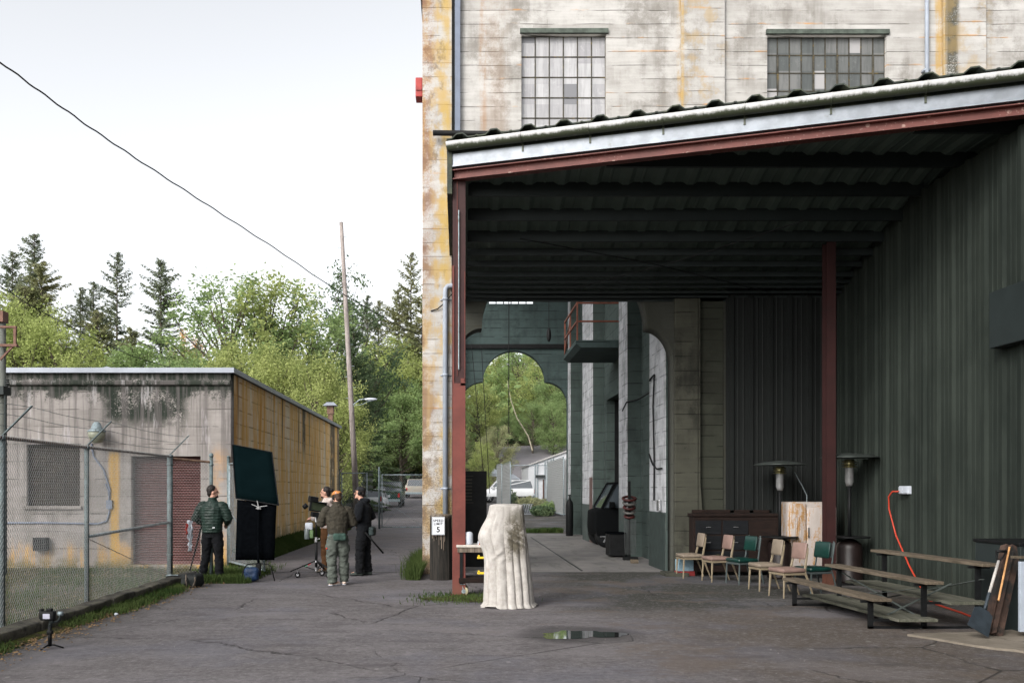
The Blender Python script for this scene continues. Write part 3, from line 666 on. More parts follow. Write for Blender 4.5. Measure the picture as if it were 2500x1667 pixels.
# pale band where daylight falls on the arch's thickness is the reveal itself
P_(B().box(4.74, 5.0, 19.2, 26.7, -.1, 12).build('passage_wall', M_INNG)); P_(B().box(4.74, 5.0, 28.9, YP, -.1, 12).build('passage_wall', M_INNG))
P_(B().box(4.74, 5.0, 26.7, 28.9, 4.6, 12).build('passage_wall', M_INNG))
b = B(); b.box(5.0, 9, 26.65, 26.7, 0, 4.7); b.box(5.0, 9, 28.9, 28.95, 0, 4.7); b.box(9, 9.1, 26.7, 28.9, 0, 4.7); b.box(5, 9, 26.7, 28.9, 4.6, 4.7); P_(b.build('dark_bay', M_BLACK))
for y0, y1, x0 in ((19.2, 20.8, 4.40), (23.3, 24.5, 4.35), (29.3, 31.7, 4.35), (35.0, 35.79, 4.33)): P_(B().box(x0, 4.75, y0+.002, y1, -.1, 12, bev=.012).build('passage_pilaster', M_INN)); P_(B().box(x0+.015, 4.735, y0-.004, y0+.001, 0, 12).build('dark_front_face', M_INNG))  # thin dark green sheet over the front of each pilaster
P_(B().box(4.33, 4.345, 29.3, 29.9, .02, 2.15).build('red_brown_plate', plain('dull red brown plate', (.10, .065, .06), .7)))
P_(B().box(-.8, 9, YF+.5, YP+.45, 12, 12.3).build('passage_roof', M_INN))
for y0, y1 in ((26.3, 26.9), (35.0, 35.79)): P_(B().box(-.75, -.16, y0, y1, -.1, 12).build('side_pillar', M_INN))
P_(B().box(-.75, 14, YF+.55, YP+.4, 14.8, 15).build('upper_roof', M_CAP))
P_(B().box(-.05, 4.74, YP-.12, YP-.003, at(0, 851, YP).z, at(0, 841, YP).z).build('dark_ledge_pipe', M_BLACK))
# gallery platform and its railing
zb = 5.62; b = B(); b.prism([(3.35, zb), (4.74, zb), (4.74, zb+.2), (3.2, zb+.2), (3.2, zb+.1)], 24.6, 27.6); P_(b.build('gallery_platform', M_FARW))
b = B()
for x, y in ((3.24, 24.65), (4.6, 24.65), (3.24, 26.2), (3.24, 27.5)): b.beam((x, y, zb+.2), (x, y, zb+1.25), .04, .04)
for h in (.72, 1.22): b.beam((3.24, 24.65, zb+h), (4.74, 24.65, zb+h), .045, .045); b.beam((3.24, 24.65, zb+h), (3.24, 27.5, zb+h), .045, .045)
b.beam((3.24, 27.5, zb+.25), (3.24, 26.2, zb+1.1), .03, .03); P_(b.build('gallery_railing', plain('red brown railing paint', (.16, .055, .035), .6)))
# conduits on the passage wall
b = B(); b.tube([(4.34, 23.9, at(1510, 1003, 24).z), (4.34, 23.3, 4.0), (4.6, 23.0, 4.05), (4.7, 21.5, 4.15), (4.36, 20.6, 4.25), (4.36, 20.1, 4.3)], .02, 6)
b.tube([(4.36, 20.1, 4.3), (4.355, 20.2, 3.6), (4.36, 20.1, 2.4), (4.36, 20.12, 1.5)], .02, 6)
b.tube([(4.72, 22.2, 2.5), (4.37, 20.7, 2.55), (4.37, 20.3, 2.3), (4.37, 19.9, 2.2), (4.37, 19.4, 2.2)], .018, 6)
for k in range(3): b.tube([(4.72-.02*k, 21.5+.25*k, .1), (4.72-.02*k, 21.5+.25*k, 8)], .025, 6)
P_(b.build('wall_conduits', M_BLACK, smooth=True))
b = B().box(4.33, 4.39, 19.5, 19.75, 1.28, 1.52, bev=.01).build('meter_box', M_CHR); P_(b)
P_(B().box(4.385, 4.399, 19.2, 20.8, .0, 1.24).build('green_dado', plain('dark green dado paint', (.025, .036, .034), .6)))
# ceiling-hung wires in the passage
def cable(pts, r): q = B(); q.tube(pts, r, 5); P_(q.build('hanging_cable', M_BLACK))
cable([(1.50, 27, 9.5), (1.50, 27, 2.35+1.1)], .014)
for x0, x1 in ((-.02, .55), (.35, .72)): cable([(x0+.5, 34, 7.2), (x1+.45, 34, 1.6)], .012)
b = B()
b.tube([(2.6, 26, 8), (2.6, 26, 6.4)], .01, 5); b.ell((2.6, 26, 6.2), .07, .07, .2); P_(b.build('hanging_lamp', M_BLACK))

# ------------------------------------------------------------------ the shelter
can = thing('steel_shelter', 'open steel shelter with red front beam, white gutter and dark corrugated roof', 'shelter')
Ye = lambda x: 14.7-.326*x
def C_(o): o.parent = can; return o
XL, XR = -.14, 9.6
dv = Vector((1, -.326, 0)).normalized(); nv = Vector((-.326, -1, 0)).normalized()
def rib_profile(x0, x1, base, h, sp=.54, off=0, top=.10, foot=.26):
    p = []; x = x0; k = math.floor((x0-off)/sp)
    xs = set([x0, x1])
    out = [(x0, base)]
    i = k-1
    while off+i*sp < x1+1:
        c = off+i*sp
        for dx, z in ((-foot/2, 0), (-top/2, h), (top/2, h), (foot/2, 0)):
            if x0 < c+dx < x1: out.append((c+dx, base+z))
        # small stiffening rib between
        for dx, z in ((sp/2-.03, 0), (sp/2-.012, .012), (sp/2+.012, .012), (sp/2+.03, 0)):
            if x0 < c+dx < x1: out.append((c+dx, base+z))
        i += 1
    out.append((x1, base)); out.sort(); return out
def sheet(name, base, h, y1, mat, off, dy=0.0, th=.004):
    b = B(); pr = rib_profile(XL-.06, XR, base, h, off=off); rows = []
    for x, z in pr:
        y0 = Ye(x)-dy; rows.append([b.bm.verts.new((x, y0+(y1-y0)*t, z)) for t in (0, .5, 1)]+[b.bm.verts.new((x, y0+(y1-y0)*t, z-th)) for t in (1, .5, 0)])
    for p, q in zip(rows, rows[1:]):
        for k in range(6): b.bm.faces.new((p[k], q[k], q[(k+1) % 6], p[(k+1) % 6]))
    return b.build(name, mat)
C_(sheet('roof_sheet', 7.435, .07, YF-.02, M_ROOF, at(1204, 0, 14.5).x, dy=.13, th=.02))
b = B(); rows = []                      # the lining falls towards the building
LZ = lambda y: CH+5.28-.29*max(0, y-14.7)
for x, z in rib_profile(XL+.06, XR, 0, .05, off=.1):
    z = -z; y0 = Ye(x)+.02; ys_ = [y0, max(y0+.01, 14.7), (14.7+YF)/2, YF-.02]; rows.append([b.bm.verts.new((x, y, LZ(y)+z)) for y in ys_]+[b.bm.verts.new((x, y, LZ(y)+z+.01)) for y in ys_[::-1]])
for p, q in zip(rows, rows[1:]):
    for k in range(8): b.bm.faces.new((p[k], q[k], q[(k+1) % 8], p[(k+1) % 8]))
C_(b.build('ceiling_liner', M_UNDER))
def eb(name, z0, z1, d0, d1, mat, x0=XL, x1=XR, bev=0):       # a member along the skewed eave, d = distance out from it
    b = B(); a = Vector((x0, Ye(x0), 0)); e = Vector((x1, Ye(x1), 0))
    vs = []
    for z in (z0, z1):
        for p, d in ((a, d0), (e, d0), (e, d1), (a, d1)): vs.append(b.bm.verts.new((p.x+nv.x*d, p.y+nv.y*d, z)))
    for q in ((3, 2, 1, 0), (4, 5, 6, 7), (0, 1, 5, 4), (1, 2, 6, 5), (2, 3, 7, 6), (3, 0, 4, 7)): b.bm.faces.new([vs[i] for i in q])
    return b.build(name, mat)
C_(eb('fascia', CH+5.27, CH+5.46, .02, .045, M_FASC)); C_(eb('fascia_lip', CH+5.255, CH+5.27, .0, .06, M_FASC))
C_(eb('dark_eave_board', CH+5.46, CH+5.66, -.01, .03, M_ROOF)); C_(eb('packing_strip', CH+5.215, CH+5.33, -.06, .0, M_BLACK))
fb = B()
for z0, z1, d0, d1 in ((6.79, 6.805, -.09, .075), (6.935, 6.95, -.09, .075), (6.80, 6.94, -.015, -.003)):
    a = Vector((XL+.06, Ye(XL), 0)); e = Vector((XR, Ye(XR), 0)); vs = []
    for z in (z0, z1):
        for p, d in ((a, d0), (e, d0), (e, d1), (a, d1)): vs.append(fb.bm.verts.new((p.x+nv.x*d, p.y+nv.y*d, z)))
    for q in ((3, 2, 1, 0), (4, 5, 6, 7), (0, 1, 5, 4), (1, 2, 6, 5), (2, 3, 7, 6), (3, 0, 4, 7)): fb.bm.faces.new([vs[i] for i in q])
C_(fb.build('front_beam', M_RED))
# half round gutter with brackets
g = B(); a = Vector((XL, Ye(XL), 7.31)); e = Vector((XR, Ye(XR), 7.31)); N = 14; sec = []
for p in (a, e):
    row = []
    for rr in (.10, .093):
        rng = range(N+1) if rr > .095 else range(N, -1, -1)
        for i in rng:
            t = math.pi*i/N; row.append(g.bm.verts.new(p+nv*(.13+rr*math.cos(t))+Vector((0, 0, -rr*math.sin(t)*1.25+.04))))
    sec.append(row)
L = len(sec[0])
for i in range(L): g.bm.faces.new((sec[0][i], sec[1][i], sec[1][(i+1) % L], sec[0][(i+1) % L]))
g.bm.faces.new(sec[0]); g.bm.faces.new(sec[1][::-1])
for k in range(3):
    x = 3.06*k+2.9; 
C_(g.build('gutter', M_GUT, smooth=False))
for px in (1278, 1442, 1620, 1818, 2028, 2258):
    x = None
    g = B()
    t = (px-CX)/F; x = 14.7*t/(1+.326*t); p = Vector((x, Ye(x), 7.31))
    pts = [p+nv*(.13+.105*math.cos(math.pi*i/10))+Vector((0, 0, -.105*math.sin(math.pi*i/10)*1.25+.04)) for i in range(11)]
    for q, w in zip(pts, pts[1:]): g.beam(q, w, .022, .010, up=dv)
    g.beam(p+nv*.045+Vector((0, 0, -.0)), p+nv*.05+Vector((0, 0, -.2)), .03, .02)
    C_(g.build('gutter_bracket', M_GUT))
for Y, hh in ((12.75, .25), (14.1, .25), (15.12, .23), (15.82, .21), (16.48, .20), (16.93, .13), (17.33, .11), (17.69, .10), (17.93, .07), (18.12, .06), (18.33, .05), (18.51, .05), (18.67, .25)):
    xs_ = max(XL+.2, (14.7-Y+.12)/.326+.1) if Y < 14.7 else XL+.3
    zb = CH+5.05-.29*max(0, Y-14.7); b = B(); b.box(xs_, XW if Y > 14.7 else XR, Y, Y+.012, zb, zb+hh); b.box(xs_, XW if Y > 14.7 else XR, Y+.012, Y+.06, zb, zb+.013); C_(b.build('purlin', M_PURL))
# columns: H sections; the near one is boxed in below
def hcol(name, x, y, w, z1, mat, d=None, parent=can):
    d = d or w; b = B(); b.box(x-w/2, x+w/2, y-d/2, y-d/2+.014, 0, z1); b.box(x-w/2, x+w/2, y+d/2-.014, y+d/2, 0, z1); b.box(x-.006, x+.006, y-d/2+.014, y+d/2-.014, 0, z1)
    b.box(x-w*.7, x+w*.7, y-d*.7, y+d*.7, 0.0, .016)
    o = b.build(name, mat); o.parent = parent; return o
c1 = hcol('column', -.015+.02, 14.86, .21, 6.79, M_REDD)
cl = B(); cl.box(-.105, .108, 14.735, 14.749, .0, 3.48); cl.box(.03, .108, 14.735, 14.749, 3.44, 3.56); o = cl.build('column_cover_plate', M_RED2); o.parent = c1
b = B(); b.box(-.105, -.075, 14.735, 14.745, 3.48, 5.4); b.box(-.03, -.02, 14.735, 14.742, 3.6, 6.8); b.box(.095, .105, 14.735, 14.74, 3.5, 5.3); o = b.build('column_edge_strips', M_RED2); o.parent = c1
b = B(); b.tube([(.0, 14.72, 3.7), (.0, 14.72, 6.3)], .011, 6); o = b.build('rod', M_GALV); o.parent = c1
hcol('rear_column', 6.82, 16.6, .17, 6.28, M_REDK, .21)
b = B(); b.box(XL-.05, XL+.03, 14.66, YF-.15, 6.55, 7.33); C_(b.build('side_fascia', M_ROOF))
b = B(); b.beam((-.04, 14.95, 6.72), (-.04, YF-.15, 5.70), .12, .24); C_(b.build('side_beam', M_PURL))
b = B(); b.tube([(1.1, 16.3, 6.28), (3.6, 16.9, 5.98), (6.3, 18.2, 5.72)], .012, 5); b.tube([(6, 15.7, 6.42), (4.2, 16.9, 6.05), (2.4, 18, 5.78)], .01, 5); C_(b.build('slack_wires', M_BLACK))
# ------------------------------------------------------------------ corrugated wall
XW = 7.8
cw = thing('corrugated_wall', 'green grey ribbed steel wall along the right side under the shelter', 'wall')
def ribs(u0, u1, sp, off):
    out = [(u0, 0)]; i = math.floor((u0-off)/sp)-1
    while off+i*sp < u1+1:
        c = off+i*sp
        for d, z in ((-.065, 0), (-.04, .05), (.04, .05), (.065, 0), (sp*.36-.02, 0), (sp*.36-.008, .008), (sp*.36+.008, .008), (sp*.36+.02, 0), (sp*.64-.02, 0), (sp*.64-.008, .008), (sp*.64+.008, .008), (sp*.64+.02, 0)):
            if u0 < c+d < u1: out.append((c+d, z))
        i += 1
    out.append((u1, 0)); out.sort(); return out
b = B(); V = [[b.bm.verts.new((XW-z, y, h)) for h in (-.02, 6.77)]+[b.bm.verts.new((XW+.05, y, h)) for h in (6.77, -.02)] for y, z in ribs(4.0, YF-.01, .437, at(2451, 0, 1).x and XW*F/(2451-CX))]
for p, q in zip(V, V[1:]):
    for k in range(4): b.bm.faces.new((p[k], q[k], q[(k+1) % 4], p[(k+1) % 4]))
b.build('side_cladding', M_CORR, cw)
b = B(); V = [[b.bm.verts.new((x, YF-.18-z, h)) for h in (-.02, 6.77)]+[b.bm.verts.new((x, YF-.13, h)) for h in (6.77, -.02)] for x, z in ribs(5.5, XW-.001, .40, 5.6)]
for p, q in zip(V, V[1:]):
    for k in range(4): b.bm.faces.new((p[k], q[k], q[(k+1) % 4], p[(k+1) % 4]))
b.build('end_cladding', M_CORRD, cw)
b = B(); b.box(XW-.02, XW+.1, 4.0, 12.3, 6.77, 6.9); b.build('top_flashing', M_ROOF, cw)
y0, y1 = (XW-.12)*F/(2432-CX), (XW-.12)*F/(2540-CX)
o = B().box(XW-.22, XW-.04, y1, y0, 3.75, 4.55, bev=.01).build('wall_duct_box', M_PURL, None); tag(o, 'dark metal duct box high on the ribbed wall at the picture edge', 'duct box')
# concrete plinth strip at the foot of wall
ob = thing('wall_outlet', 'white weatherproof double outlet fixed to the ribbed wall', 'outlet', (XW-.07, XW*F/(2216-CX)-.05, CH+.0))
b = B(); b.box(-.03, .035, -.16, .16, -.075, .065, bev=.008); b.build('outlet_box', M_WHITE, ob)
for s_ in (-1, 1): B().box(-.045, -.032, s_*.08-.065, s_*.08+.065, -.06, .05, bev=.004).build('cover', M_WHITE, ob)
b = B(); yo = ob.location.y+.10
b.tube([(XW-.13, yo, CH-.03), (XW-.19, yo+.1, CH-.03), (XW-.2, yo+.22, CH-.12), (XW-.17, yo+.27, CH-.35), (XW-.13, yo+.1, CH-.8), (XW-.12, yo-.35, CH-1.3), (XW-.13, yo-.75, .12), (XW-.25, yo-1.0, .02), (XW-.6, 13.6, .015), (XW-.75, 12.6, .015), (XW-.9, 11.9, .015), (XW-.95, 11.3, .015), (XW-.5, 10.9, .015)], .014, 8)
tag(b.build('extension_cord', M_ORG, smooth=True), 'orange extension cord hanging from the wall outlet down behind the benches', 'cord')

# ------------------------------------------------------------------ the low concrete building at left
YB = 20.7; XC = -5.24; ZT = 4.5; YB2 = 39.5
lb = thing('low_building', 'low stained concrete building with mould under its pale roof edge and a red roller door', 'building', (XC, YB, 0))
def L_(o): o.parent = lb; o.matrix_parent_inverse = Matrix.Translation((-XC, -YB, 0)); return o
win = (-9.93, -8.70, 1.37, 2.78); door = (-7.53, -5.93, 0.02, 2.51)
L_(holed('front_wall', rect(-15, XC, -.3, ZT-.08), [rect(*win), rect(*door)], YB, YB+.3, M_SHF))
b = B(); b.box(XC-.3, XC-.002, YB+.302, YB2, -.3, ZT-.08); L_(b.build('side_wall', M_SHS)); L_(B().box(-15, XC, YB2-.3, YB2-.001, -.3, ZT-.08).build('rear_wall', M_SHS)); L_(B().box(-15, -14.7, YB+.3, YB2-.3, -.3, ZT-.08).build('far_side_wall', M_SHS))
b = B(); b.prism([(0, 0), (0, .13), (-.05, .13), (-.07, .10), (-.07, .03), (-.03, 0)], 0, 1)
bm = b.bm
for v in bm.verts: x, y, z = v.co; v.co = (-15+y*(15+XC), YB+x-.0, 4.12+z)
L_(b.build('cornice', M_SHF))
b = B(); b.box(-15.1, XC+.10, YB-.10, YB-.07, ZT-.085, ZT+.03); b.box(XC+.07, XC+.10, YB-.07, YB2+.1, ZT-.085, ZT+.03); b.box(-15.1, XC+.07, YB-.07, YB2+.1, ZT-.05, ZT+.02)
b.prism([(-8.15, ZT+.03), (-8.05, ZT+.055), (-7.95, ZT+.03)], YB-.1, YB+.2); L_(b.build('roof_edge', M_CAP))
f = L_(B().box(win[0], win[1], YB+.16, YB+.2, win[2], win[3]).build('window', M_BOARD))
b = B()
for i in range(16):
    z = win[2]+.05+i*.088; b.prism([(0, 0), (0, 0)], 0, 0) if False else b.box(win[0], win[1], YB+.10, YB+.15, z, z+.03)
for i in range(7): b.box(win[0]+i*.205-.006, win[0]+i*.205+.006, YB+.085, YB+.1, win[2], win[3])
q = b.build('louvres', M_BOARD); q.parent = f; q.matrix_parent_inverse = Matrix()
q = B().box(win[0]-.05, win[1]+.05, YB-.05, YB+.16, win[2]-.08, win[2]-.003, bev=.01).build('sill', M_SHF); q.parent = f
b = B(); n = 42; hh = (door[3]-door[2])/n; prf = []
for i in range(n*4+1): prf.append((.02*math.sin(i*math.pi/2), door[2]+i*hh/4))
vs = [[b.bm.verts.new((x, YB+.22+y, z)) for x in (door[0], door[1])] for y, z in prf]
for p, q in zip(vs, vs[1:]): b.bm.faces.new((p[0], p[1], q[1], q[0]))
b.box(door[0], door[1], YB+.26, YB+.29, door[2], door[3]); b.box(door[0], door[1], YB+.17, YB+.25, door[2], door[2]+.08)
L_(b.build('roller_door', M_SHUT)); L_(B().box(door[0]-.1, door[1]+.1, YB-.25, YB-.001, -.2, .03, bev=.01).build('door_sill', M_SHF))
# rounded door jamb flare, conduit, lamp bowl, small box
b = B(); b.tube([(door[0]-.55-.02, YB-.03, 1.98-.1), (door[0]-.5, YB-.04, 1.7), (door[0]-.48, YB-.03, 1.3)], .018, 6)
b.tube([(-9.5, YB-.02, .98), (door[0]-.75, YB-.02, .96), (door[0]-.55, YB-.02, 1.02), (door[0]-.49, YB-.02, 1.2), (door[0]-.48, YB-.02, 1.75), (door[0]-.62, YB-.02, 2.2), (door[0]-.85, YB-.02, 2.5), (door[0]-.9, YB-.02, 2.8)], .022, 7)
b.tube([(-14, YB-.02, .97), (-9.5, YB-.02, .98)], .022, 7); b.box(door[0]-.55, door[0]-.42, YB-.06, YB-.002, 1.3, 1.5); L_(b.build('wall_conduit', M_GREYP, smooth=False))
lp = at(236, 1060, YB-.3); b = B(); b.lathe([(.05, -.20), (.13, -.17), (.19, -.02), (.19, .05)], lp, 18); o = L_(b.build('lamp_bowl', M_LAMPG, smooth=True))
b = B(); b.lathe([(.20, .05), (.20, .08), (.13, .12), (.09, .24), (.05, .28)], lp, 18); b.beam(lp+Vector((0, 0, .15)), lp+Vector((0, .3, .15)), .04, .04); L_(b.build('lamp_housing', M_GALV, smooth=True))
b = B(); b.box(-9.7, -9.4, YB-.2, YB-.01, .35, .65, bev=.01); L_(b.build('meter_cabinet', M_BLACK))
vp = at(820, 1040, 38.8); o = thing('roof_vent', 'small rusty roof vent with square cap on the far end of the low building', 'vent', (XC-.25, 38.6, ZT+.02))
b = B(); b.box(-.1, .1, -.1, .1, 0, .45); b.box(-.14, .14, -.14, .14, .45, .8); b.build('stack', M_RUSTY, o); B().box(-.3, .3, -.3, .3, .8, .95, top=.5).build('cap', M_CAP, o)
# ------------------------------------------------------------------ fences
def barb(b, pts, r=.003):
    ribbon(b, pts, r)
    for p, q in zip(pts, pts[1:]):
        p, q = Vector(p), Vector(q); n = max(1, int((q-p).length/.16))
        for i in range(n):
            c = p+(q-p)*(i+.5)/n; a = Vector((U(-1, 1), U(-1, 1), U(-1, 1))).normalized()*.022; ribbon(b, [c-a, c+a], .002)
XF = -5.45; FH = 2.38
fe = thing('chain_link_fence', 'tall chain link fence with barbed wire standing on the kerb beside the road', 'fence', (XF, 13.2, 0))
def F_(o): o.parent = fe; o.matrix_parent_inverse = Matrix.Translation((-XF, -13.2, 0)); return o
for y, r, top in ((10.75, .035, FH), (13.2, .035, FH), (17.0, .055, FH+.02)):
    b = B(); b.tube([(XF, y, -.1), (XF, y, top)], r, 12); b.lathe([(r+.008, 0), (r+.008, .04)], (XF, y, top-.05), 12)
    if r > .05:
        for z in (.5, 1.5, 2.2): b.lathe([(r+.008, 0), (r+.008, .03)], (XF, y, z), 12)
    p = F_(b.build('post', M_GALV2, smooth=True))
    a = B(); a.beam((XF, y, top), (XF+.36, y, top+.36), .04, .012, up=(-.7, 0, .7)); q = a.build('barb_arm', M_GALV2); q.parent = p
b = B(); b.tube([(XF, 5, FH-.02), (XF, 9, FH-.02), (XF, 13.2, FH-.02), (XF, 16.95, FH-.01)], .022, 8); F_(b.build('top_rail', M_RUSTY))
b = B(); b.tube([(XF, 13.2, 1.05), (XF, 17.0, 1.13)], .024, 8); F_(b.build('brace_rail', M_GALV, smooth=True))
b = B(); b.tube([(XF, 13.25, 1.02), (XF, 16.9, .12)], .006, 5); F_(b.build('truss_rod', M_RUSTY))
b = B(); wire_mesh(b, lambda u, z, w: (XF+.03+w, 6.5+u, z), 10.5, FH+.02,  .058, .0027, .0); F_(b.build('mesh_wire', M_WIRE, fix=False))
b = B()
for k in range(3):
    t = (.12, .24, .35)[k]; pts = []
    for y in fr(5, 17.0, 24): pts.append((XF+t, y, FH+t-.035*math.sin(math.pi*((y-10.75) % 2.45)/2.45 if y < 13.2 else math.pi*(y-13.2)/3.8)))
    barb(b, pts)
F_(b.build('barbed_wire', M_GALV2, fix=False))
# short return towards the building with its own post
f2 = thing('fence_return', 'short chain link panel with rusty rail and capped post beside the roller door', 'fence', (-4.8, 17.35, 0)); e0 = Vector((XF+.05, 17.0, 0)); e1 = Vector((-4.78, 17.4, 0)); dd = e1-e0
b = B(); b.tube([e1, e1+Vector((0, 0, 2.36))], .036, 12); b.ell(e1+Vector((0, 0, 2.40)), .045, .045, .05); b.lathe([(.045, 0), (.045, .04)], e1+Vector((0, 0, 2.2)), 12)
for ob_ in (b,): q = ob_.build('post', M_GALV2, f2, True); q.matrix_parent_inverse = Matrix.Translation((4.8, -17.35, 0))
b = B(); b.tube([e0+Vector((0, 0, 2.33)), e1+Vector((0, 0, 2.27))], .022, 8); q = b.build('rail', M_RUSTY, f2); q.matrix_parent_inverse = Matrix.Translation((4.8, -17.35, 0))
b = B(); wire_mesh(b, lambda u, z, w: (e0.x+dd.x*u/dd.length, e0.y+dd.y*u/dd.length+w, z), dd.length, 2.3, .058, .0022, .0); q = b.build('mesh_wire', M_WIRE, f2, fix=False); q.matrix_parent_inverse = Matrix.Translation((4.8, -17.35, 0))
# open gate leaf
def leaf(name, label, p0, p1, H, z0=.08, sp=.058, diag=True, grp=None, post=True, wr=.0022, zs=0):
    t = thing(name, label, 'gate' if 'gate' in name else 'fence', p0, 0, grp); d = Vector(p1)-Vector(p0); L = d.length; ang = math.atan2(d.y, d.x); t.rotation_euler = (0, 0, ang)
    b = B()
    for x in (.03, L-.03): b.tube([(x, 0, z0), (x, 0, H)], .022, 8)
    for z in (z0+.02, H-.02): b.tube([(0, 0, z), (L, 0, z)], .022, 8)
    if diag: b.tube([(.03, 0, z0), (L-.03, 0, H)], .006, 5); b.tube([(L-.03, 0, z0), (.03, 0, H*.55)], .006, 5)
    b.build('leaf_frame', M_GALV, t, True)
    b = B(); wire_mesh(b, lambda u, z, w: (u, w, z), L, H-.05, sp, wr, z0); b.build('mesh_wire', M_WIRE, t, fix=False)
    if post: b = B(); b.tube([(-.07, 0, 0), (-.07, 0, H+.12)], .032, 10); b.ell((-.07, 0, H+.14), .036, .036, .035); b.build('post', M_GALV2, t, True)
    return t
leaf('chain_link_gate', 'chain link gate leaf standing open behind the black flag', (-5.25, 20.6, 0), (-3.95, 18.35, 0), 2.35)
Yg = 40.0; x_ = lambda px: (px-CX)*Yg/F
leaf('chain_link_gate', 'chain link gate leaf across the road beside the corner pillar', (x_(931), Yg, 0), (x_(1040), Yg, 0), 2.42, z0=.06, sp=.09, wr=.0035)
t = leaf('chain_link_gate', 'narrow chain link gate leaf between the low building and the leaning pole', (x_(832), Yg+.1, 0), (x_(897), Yg+.1, 0), 2.5, z0=.06, sp=.09, wr=.0035)
o = B(); o.tube([(x_(925), Yg, -.02), (x_(925), Yg, 2.75)], .03, 8); tag(o.build('gate_post', M_GALV, smooth=True), 'thin steel gate post at the hinge of the far road gate', 'post')
o = B()
for i in range(9): o.box(-9.6+i*.33, -9.6+i*.33+.30, 70, 70.05, .3, 3.15+.05*(i % 3))
o.box(-9.6, -6.7, 69.97, 69.99, 2.9, 2.98); q = o.build('board_fence', plain('grey fence boards', (.12, .13, .115), .9, 0, .3, 3)); tag(q, 'tall grey vertical board fence behind the leaning utility pole', 'fence')
# ------------------------------------------------------------------ chairs
def T3(a): return Matrix.Rotation(a, 4, 'Z')
def chair(label, loc, rz, pad, frame, green=False, grp='old padded dining chairs in a row'):
    t = thing('padded_chair', label, 'chair', loc, rz, grp)          # faces local -Y
    b = B(); b.box(-.215, .215, -.22, .20, .405, .475, bev=.026); b.ell((0, -.01, .462), .19, .19, .03, u=16); b.build('seat', pad, t, True)
    b = B(); b.box(-.205, .205, -.21, .19, .365, .40, bev=.006); b.build('seat_rail', frame, t)
    for sx in (-1, 1):
        b = B()
        if green: b.tube([(sx*.195, -.195, .38), (sx*.20, -.21, .0)], .014, 8)
        else:
            b.tube([(sx*.185, -.185, .38), (sx*.20, -.205, .0)], [.021, .012], 6)
        b.build('front_leg', frame, t)
        b = B()
        if green: b.tube([(sx*.195, .33, .0), (sx*.195, .25, .3), (sx*.195, .20, .42), (sx*.19, .27, .86), (sx*.16, .275, .885)], .014, 8)
        else: b.tube([(sx*.19, .36, .0), (sx*.19, .24, .30), (sx*.185, .19, .42), (sx*.17, .25, .70), (sx*.165, .265, .80)], [.012, .02, .023, .019, .016], 6)
        b.build('rear_leg', frame, t)
    M = Matrix.Translation((0, .235, .745)) @ Matrix.Rotation(R(-9), 4, 'X')
    b = B(); b.box(-.18, .18, -.03, .012, -.135, .135, M, bev=.024)
    if green:
        for v in b.bm.verts: v.co.y += .10*(v.co.x/.19)**2*-.5
    b.build('backrest', pad, t, True)
    b = B(); b.box(-.165, .165, .013, .028, -.12, .12, M, bev=.006); b.build('back_shell', frame, t, False)
    return t
def gp(px, py, dx=0, dy=0): g = G(px, py); return (g.x+dx, g.y+dy, 0)
chair('cream chair with worn pale seat nearest the concrete pier', gp(1684, 1409), R(-84), M_CREAM, M_CLEG)
c2 = chair('pink tan chair standing second from the concrete pier', gp(1750, 1418), R(-79), M_PINK, M_CLEG)
chair('green chair between the two cream and pink pairs', gp(1812, 1424), R(-72), M_GRN, M_GLEG, True)
chair('cream chair in front of the rusty refrigerator left edge', gp(1868, 1440), R(-82), M_CREAM, M_CLEG)
chair('pink tan chair nearest the camera, in front of the refrigerator', gp(1922, 1456), R(-75), M_PINK, M_CLEG)
chair('green chair right beside the red rear column', gp(1985, 1452), R(-72), M_GRN, M_GLEG, True)
b = B(); p = gp(1750, 1418); b.ell((p[0]+.02, p[1], .492), .045, .035, .02); tag(b.build('rag', M_MOSS, smooth=True), 'small crumpled green rag lying on the pink chair seat', 'rag')
# bin and box beside first chair
t = thing('waste_bin', 'dark plastic bin with crumpled black liner behind the first cream chair', 'bin', gp(1668, 1396), 0)
b = B(); b.lathe([(.17, 0), (.22, .55), (.235, .56), (.235, .6), (.2, .6)], n=20); b.build('tub', M_BLACK, t, True)
b = B(); b.lathe([(.24, .45), (.25, .62), (.22, .66), (.15, .63)], n=24)
for v in b.bm.verts: v.co += Vector((U(-.015, .015), U(-.015, .015), U(-.02, .02)))
b.build('liner', plain('glossy black liner', (.012, .015, .02), .25), t, True)
t = thing('carton', 'pale blue carton with red base under the first cream chair', 'box', gp(1676, 1406, 0, .15), R(8))
B().box(-.16, .16, -.11, .11, .10, .33, bev=.006).build('upper_box', plain('pale blue card', (.20, .30, .36), .8), t); B().box(-.17, .17, -.12, .12, 0, .098, bev=.006).build('red_base', plain('dull red card', (.22, .03, .03), .8), t)
